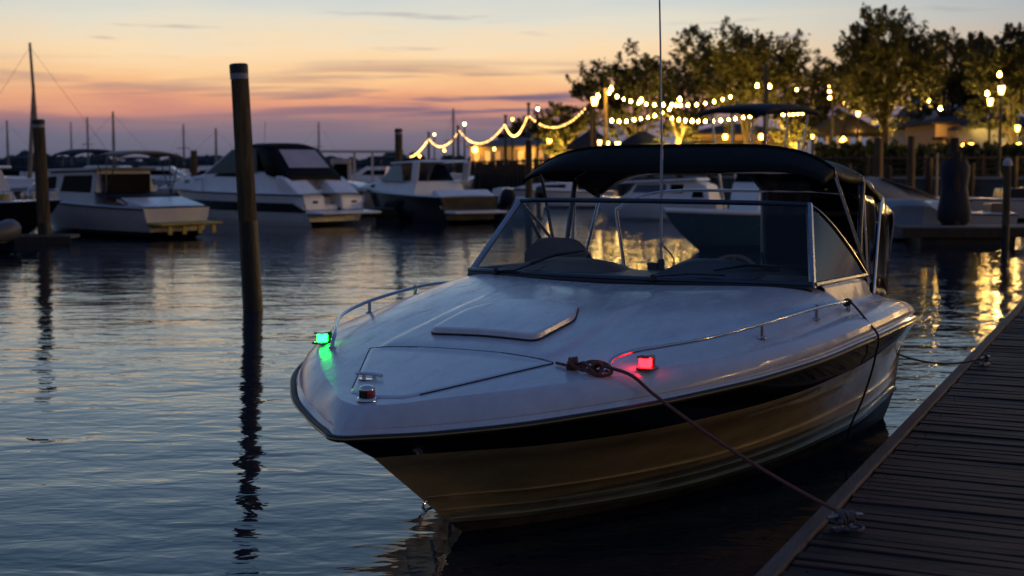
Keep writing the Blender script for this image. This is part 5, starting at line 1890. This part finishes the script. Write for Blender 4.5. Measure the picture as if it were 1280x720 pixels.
pavilion(1008, 1096, 88, 166, 141, 'dark hip roofed pavilion with a lit counter, left of the tallest trunk')
pavilion(708, 770, 84, 182, 163, 'navy peaked tent left of the golden light pole', 'canvas_navy', 'peaked_tent', 'tent', 2)
pavilion(772, 832, 86, 180, 164, 'navy peaked tent between the golden pole and the aerial', 'canvas_navy', 'peaked_tent', 'tent', 2)


def hedge(name, px0, px1, Y0, Y1, h, label, n=5200, w=1.0):
    a, b = Vector((gx(px0, Y0), Y0, GZ)), Vector((gx(px1, Y1), Y1, GZ))
    r = random.Random(px0)
    d = (b - a).normalized()
    q = Vector((-d.y, d.x, 0))
    mb = MB()
    for i in range(n):
        f = r.random()
        hh = h * (1 + .12 * math.sin(f * 40) + .08 * math.sin(f * 97))
        c = a.lerp(b, f) + q * r.uniform(-.5, .5) * w + Vector((0, 0, r.random() ** .7 * hh))
        u = Vector((r.gauss(0, 1), r.gauss(0, 1), r.gauss(0, 1))).normalized() * .16
        v = u.cross(Vector((r.gauss(0, 1), r.gauss(0, 1), r.gauss(0, 1)))).normalized() * .09
        mb.add([c - u, c + v, c + u, c - v], [(0, 1, 2, 3)])
    o = mb.build(name, 'leaf_hedge', None, weld=False)
    return tag(o, label, 'hedge', 'hedges behind the waterfront railing')


hedge('hedge', 1020, 1118, 74, 72, 1.7, 'clipped hedge behind the railing below the pavilion')
hedge('hedge', 1122, 1300, 72, 64, 1.5, 'long clipped hedge behind the railing below the porch house', 8000)
hedge('hedge', 700, 1000, 78, 77, 1.1, 'low hedge behind the railing below the tents and glowing trees', 8000)

# ================================================================== lamps and string lights
def lamp_light(x, y, z, watt, col=(1., .60, .18), r=.12):
    l = bpy.data.lights.new('lamp', 'POINT')
    l.energy = watt
    l.color = col
    l.shadow_soft_size = r
    o = bpy.data.objects.new('lamp', l)
    o.location = (x, y, z)
    COL.objects.link(o)
    return o


def street_lamp(px, Y, py, label, s=1., glow='lantern_warm', watt=260, xyz=None):
    s *= .66
    z = hz(py, Y)
    x = gx(px, Y)
    if xyz:
        x, Y, z = xyz
    t = thing('street_lamp', (x, Y, GZ), 0, label, 'street lamp', 'lantern street lamps along the promenade')
    h = z - GZ
    po = MB().lathe((0, 0, 0), [(.16, 0), (.16, .25), (.11, .32), (.075, .5), (.055, h - .5 * s), (.08, h - .42 * s), (.10, h - .30 * s)], 12).build('post', 'post_dark', t, smooth=True, angle=40)
    MB().lathe((0, 0, h - .27 * s), [(.13 * s, 0), (.22 * s, .46 * s)], 6).build('lantern', glow, t)
    MB().lathe((0, 0, h + .20 * s), [(.26 * s, 0), (.22 * s, .05 * s), (.06 * s, .20 * s), (.03 * s, .28 * s), (.05 * s, .32 * s), (.0, .38 * s)], 6).build('lantern_cap', 'post_dark', t)
    fr_ = MB()
    for k in range(6):
        a = k * math.pi / 3
        fr_.tube([(.135 * s * math.cos(a), .135 * s * math.sin(a), h - .28 * s), (.225 * s * math.cos(a), .225 * s * math.sin(a), h + .2 * s)], .012 * s, seg=5)
    fr_.build('lantern_frame', 'post_dark', t)
    if watt:
        lamp_light(x, Y - .4, z + .1, watt if xyz else watt * .15)
    return t


street_lamp(1246.5, 58.5, 112, 'tallest lantern street lamp near the right edge', 1.1, watt=700)
street_lamp(1233, 69, 127, 'lantern street lamp just left of the tallest one', 1.1, watt=300)
street_lamp(742.5, 71, 126, 'square lantern street lamp beside the golden light pole', 1.3, 'lantern_warm', 500)
street_lamp(1069.5, 82, 142, 'small lantern lamp in front of the dark pavilion roof', .9, watt=150)
street_lamp(686.5, 98, 176, 'low amber lantern lamp left of the tents', 1.1, 'porch_warm', 100)
street_lamp(672, 84, 136, 'pale globe street lamp at the near end of the long string', .65, 'lantern_white', 0)
street_lamp(640.5, 104, 149, 'dim amber street lamp over the middle of the string lights', .6, 'porch_warm', 0)
street_lamp(581, 112, 155, 'pale street lamp above the second peak of the string', .8, 'lantern_white', 0)
street_lamp(543.5, 150, 168, 'pale street lamp near the far end of the string', .8, 'lantern_white', 0)
street_lamp(1013.5, 66, 170.5, 'low round lamp right of the blue T-top', .55, watt=90)
street_lamp(618, 120, 186, 'low lamp in front of the long tan building', .8, watt=120)
street_lamp(556, 128, 188, 'low lamp near the far railing', .8, watt=80)
street_lamp(525, 170, 195, 'tiny low lamp at the far end of the promenade', .9, 'porch_warm', 0)
street_lamp(749, 74, 178, 'left one of the two low lamps at the golden pole', .8, watt=120)
street_lamp(759, 74, 179, 'right one of the two low lamps at the golden pole', .7, watt=0)
street_lamp(771.5, 74.5, 180.5, 'wide low lamp right of the golden pole', 1.0, watt=100)
street_lamp(1268, 73, 160, 'lamp in front of the pale corner house', 1.0, watt=250)
street_lamp(1258, 74, 161, 'dim amber lamp left of the corner house lamp', .7, 'porch_warm', 0)


# the waterfront goes on round to the right of the picture: its lamps gild the boat's side
for X, Y, Z, W in ((25.5, 56.5, 4.6, 700), (32, 54.5, 4.8, 900), (38, 52, 5.0, 4200), (46, 48.5, 4.8, 4200), (57, 30, 5., 2600), (50, 14, 5., 2800), (45, 0, 5., 2800)):
    street_lamp(640 + X / Y * FPX if Y else 0, Y, 0, 'lantern street lamp on the promenade beyond the right edge of the picture', 1.9, watt=W, xyz=(X, Y, Z))


def wall_lamp(px, Y, py, label, s=.3, glow='porch_warm', watt=200):
    x, z = gx(px, Y), hz(py, Y)
    t = thing('wall_lamp', (x, Y, z), 0, label, 'lamp', 'small lamps on the buildings')
    MB().box((0, s * .55, .05), (s * .5, .06, s * 1.3)).build('bracket', 'post_dark', t)
    MB().lathe((0, 0, -s * .5), [(s * .35, 0), (s * .5, s * .6), (s * .35, s)], 10).build('glow', glow, t)
    MB().lathe((0, 0, s * .52), [(s * .5, 0), (s * .3, s * .25), (.01, s * .4)], 10).build('cap', 'post_dark', t)
    if watt:
        lamp_light(x, Y - .5, z, watt, (1., .45, .08))
    return t


wall_lamp(1210.5, 89.9, 163.5, 'bright orange porch lamp of the low house', .5, 'porch_warm', 500)
wall_lamp(1202, 71.2, 183, 'small amber lamp low behind the hedge, left one of a pair', .28, 'porch_warm', 30)
wall_lamp(1210.5, 71.2, 183.5, 'brighter amber lamp low behind the hedge, right one of a pair', .36, 'porch_warm', 60)
wall_lamp(1270, 66, 182.5, 'small amber lamp low at the right edge of the picture', .28, 'porch_warm', 40)
wall_lamp(1067, 87, 164, 'small orange lamp under the pavilion eave', .4, 'porch_warm', 120)
wall_lamp(594, 137.5, 187, 'small lamp on the left end of the long tan building', .5, 'porch_warm', 70)
wall_lamp(660, 137.5, 186, 'small lamp on the right half of the long tan building', .5, 'porch_warm', 90)
wall_lamp(950, 103.5, 171, 'small lamp under the porch of the pergola house', .4, 'porch_warm', 250)
wall_lamp(905, 103.5, 171, 'amber lamp under the left half of the pergola house porch', .35, 'porch_warm', 250)

bulb_me = None


bulb_far_me = None


def bulb_at(p, parent, s=1., far=False):
    global bulb_me, bulb_far_me
    if bulb_me is None:
        o = MB().lathe((0, 0, -.06), [(.0, -.012), (.04, 0), (.06, .04), (.052, .08), (.02, .115), (.018, .14)], 10).build('bulb', 'bulb_warm', None, smooth=True)
        bulb_me = o.data
    else:
        o = bpy.data.objects.new('bulb', bulb_me)
        COL.objects.link(o)
    if far:
        if bulb_far_me is None:
            bulb_far_me = bulb_me.copy()
            bulb_far_me.materials[0] = M['bulb_far']
        o.data = bulb_far_me
    o.parent = parent
    o.location = p
    o.scale = (s, s, s)
    return o


def light_string(nodes, drops, step, label, s=1., skip=(), far=False):
    """String lights slung between world points."""
    o0 = Vector(nodes[0])
    t = thing('string_lights', o0, 0, label, 'string lights', 'strings of warm bulbs over the promenade')
    path = []
    for a, b, d in zip(nodes, nodes[1:], drops):
        path += sag(a, b, d, 20)[(1 if path else 0):]
    path = [p - o0 for p in path]
    MB().tube([p + Vector((0, 0, .11)) for p in path], .012, seg=4).build('wire', 'rubber', t)
    acc, nxt, k = 0., step * .5, 0
    for a, b in zip(path, path[1:]):
        l = (b - a).length
        while acc + l > nxt:
            if k not in skip and k < 100:
                bulb_at(a.lerp(b, (nxt - acc) / l), t, s * rnd.uniform(.8, 1.15), far)
            nxt += step * rnd.uniform(.9, 1.1)
            k += 1
        acc += l
    return t


N = [at(733, 134, Y=76), at(660, 143.5, Y=87), at(631, 156, Y=108), at(574, 163, Y=130), at(536, 173.5, Y=160), at(509, 196.5, Y=205)]
light_string([N[0], N[1]], [.95], .55, 'nearest span of the long string of bulbs, left of the lamp pole', 0.60, far=True)
light_string([N[1], N[2]], [1.1], .62, 'second span of the long string of bulbs, dipping beside the tan building', 0.60, far=True)
light_string([N[2], N[3]], [1.35], .62, 'third span of the long string of bulbs, above the tan building', 0.64, far=True)
light_string([N[3], N[4]], [1.2], .8, 'fourth span of the long string of bulbs, above the far railing', 0.68, far=True)
light_string([N[4], N[5]], [.6], 1.0, 'farthest span of the long string of bulbs, falling to the slim pile', 0.76, far=True)
light_string([at(757, 114, Y=72), at(835, 130.5, Y=71), at(916, 120, Y=70)], [.25, .2], .42, 'upper string of bulbs slung from the golden pole towards the trees', 1.0)
light_string([at(752, 147, Y=73), at(795, 149, Y=74), at(852, 127, Y=75)], [.16, .2], .44, 'middle string of bulbs crossing behind the aerial', 1.0)
light_string([at(836, 147, Y=70), at(880, 151.5, Y=69), at(952, 142, Y=68)], [.06, .08], .36, 'lower string of bulbs left of the T-top', 1.0)
light_string([at(976, 143, Y=70), at(1006, 141, Y=70)], [.03], .24, 'short string of bulbs behind the T-top canopy', 1.0)
light_string([at(1036.5, 103, Y=84), at(1037.5, 135, Y=84)], [0], .36, 'short vertical string of bulbs on the post by the pavilion', 1.2, skip=(3,))


def hanging(px, py, Y, label, s=1.4):
    t = thing('hanging_bulb', at(px, py, Y=Y), 0, label, 'light bulb', 'single bulbs hung in the trees')
    bulb_at(Vector((0, 0, 0)), t, s)
    MB().tube([(0, 0, .12 * s), (0, 0, .9)], .01, seg=4).build('cord', 'rubber', t)


for px, py, Y, lb in ((946.5, 107, 78, 'bulb hung left of the dark post above the T-top'), (962, 108, 78, 'bulb hung right of the dark post above the T-top'), (1053.5, 128, 86, 'bulb hung beside the pavilion roof ridge'), (1162, 126, 84, 'upper bulb hung right of the tallest tree'), (1175.5, 135.5, 84, 'lower bulb hung right of the tallest tree'), (1249.5, 93, 62, 'bulb hung above the tallest street lamp'), (1234, 117, 70, 'bulb hung above the second street lamp'), (801.5, 125, 72, 'large bulb hung over the upper string'), (849.5, 124, 72, 'bulb hung just above the dip of the upper string'), (764, 111, 72, 'bulb hung at the top of the golden pole'), (747.5, 120, 72, 'bulb hung between the lamp and the golden pole'), (996, 112, 86, 'dim amber bulb in the tree right of the dark post')):
    hanging(px, py, Y, lb, 1.0 if 'dim' in lb else 1.5)


def pole(px, Y, py, label, r=.06, m='post_dark', base=GZ):
    z = hz(py, Y)
    t = thing('light_pole', (gx(px, Y), Y, base), 0, label, 'pole', 'poles that carry the string lights')
    MB().tube([(0, 0, -.2), (0, 0, z - base)], r, seg=10, r2=r * .8).build('pole', m, t, smooth=True, angle=60)
    MB().lathe((0, 0, z - base), [(r * 1.3, -.04), (r * 1.3, .03), (r * .4, .10)], 10).build('finial', m, t, smooth=True)
    MB().lathe((0, 0, 0), [(r * 2.4, 0), (r * 2.4, .08), (r * 1.2, .14)], 10).build('foot', m, t)


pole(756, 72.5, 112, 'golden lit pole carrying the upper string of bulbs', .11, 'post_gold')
pole(739, 75.5, 118, 'dark pole left of the square lantern lamp', .13, 'wood_dark')
pole(660.5, 87.2, 130, 'dark pole at the second peak of the long string', .10, 'wood_dark')
pole(632, 108.3, 145, 'dark pole at the third peak of the long string', .12, 'wood_dark')
pole(573, 130.3, 158, 'dark pole at the fourth peak of the long string', .14, 'wood_dark')
pole(536.5, 160.3, 166, 'farthest dark pole of the long string', .16, 'wood_dark')
pole(955, 76, 82, 'tall dark post rising above the blue T-top', .17)
pole(1037.5, 84.3, 98, 'dark post with a vertical string of bulbs by the pavilion', .08)
pole(916, 70, 118, 'thin dark post at the end of the upper string', .05)

# ================================================================== far shore woods
mb = MB()
r = random.Random(5)
for k in range(420):
    x = -520 + 620 * (k / 420) + r.uniform(-6, 6)
    y = 560 + r.uniform(0, 90)
    px = 640 + x / y * FPX
    h = 4.0 + 3.2 * (.5 + .5 * math.sin(px * .021 + 1.) * math.sin(px * .047)) + r.uniform(-1., 1.4)
    w = r.uniform(3., 6.)
    rows = []
    for j in range(7):
        a = math.pi / 2 * j / 6
        rows.append([(x + w * math.cos(a) * math.cos(b) * r.uniform(.75, 1.2), y + w * math.cos(a) * math.sin(b), max(0, h * .35 + h * .65 * math.sin(a) * r.uniform(.88, 1.1))) for b in np.linspace(0, 2 * math.pi, 10)[:-1]])
    rows[0] = [(p[0], p[1], -.2) for p in rows[0]]
    mb.grid(rows, close_v=True)
tag(mb.build('far_woods', 'leaf_far', None, weld=False), 'low dark line of distant woods across the water', 'woods', kind='stuff')
fs_ = MB().add([(-900, 555, .25), (200, 555, .25), (200, 1200, .25), (-900, 1200, .25), (-900, 550, -.2), (200, 550, -.2)], [(0, 1, 2, 3), (4, 5, 1, 0)])
tag(fs_.build('far_shore', 'lawn', None, weld=False), kind='structure')
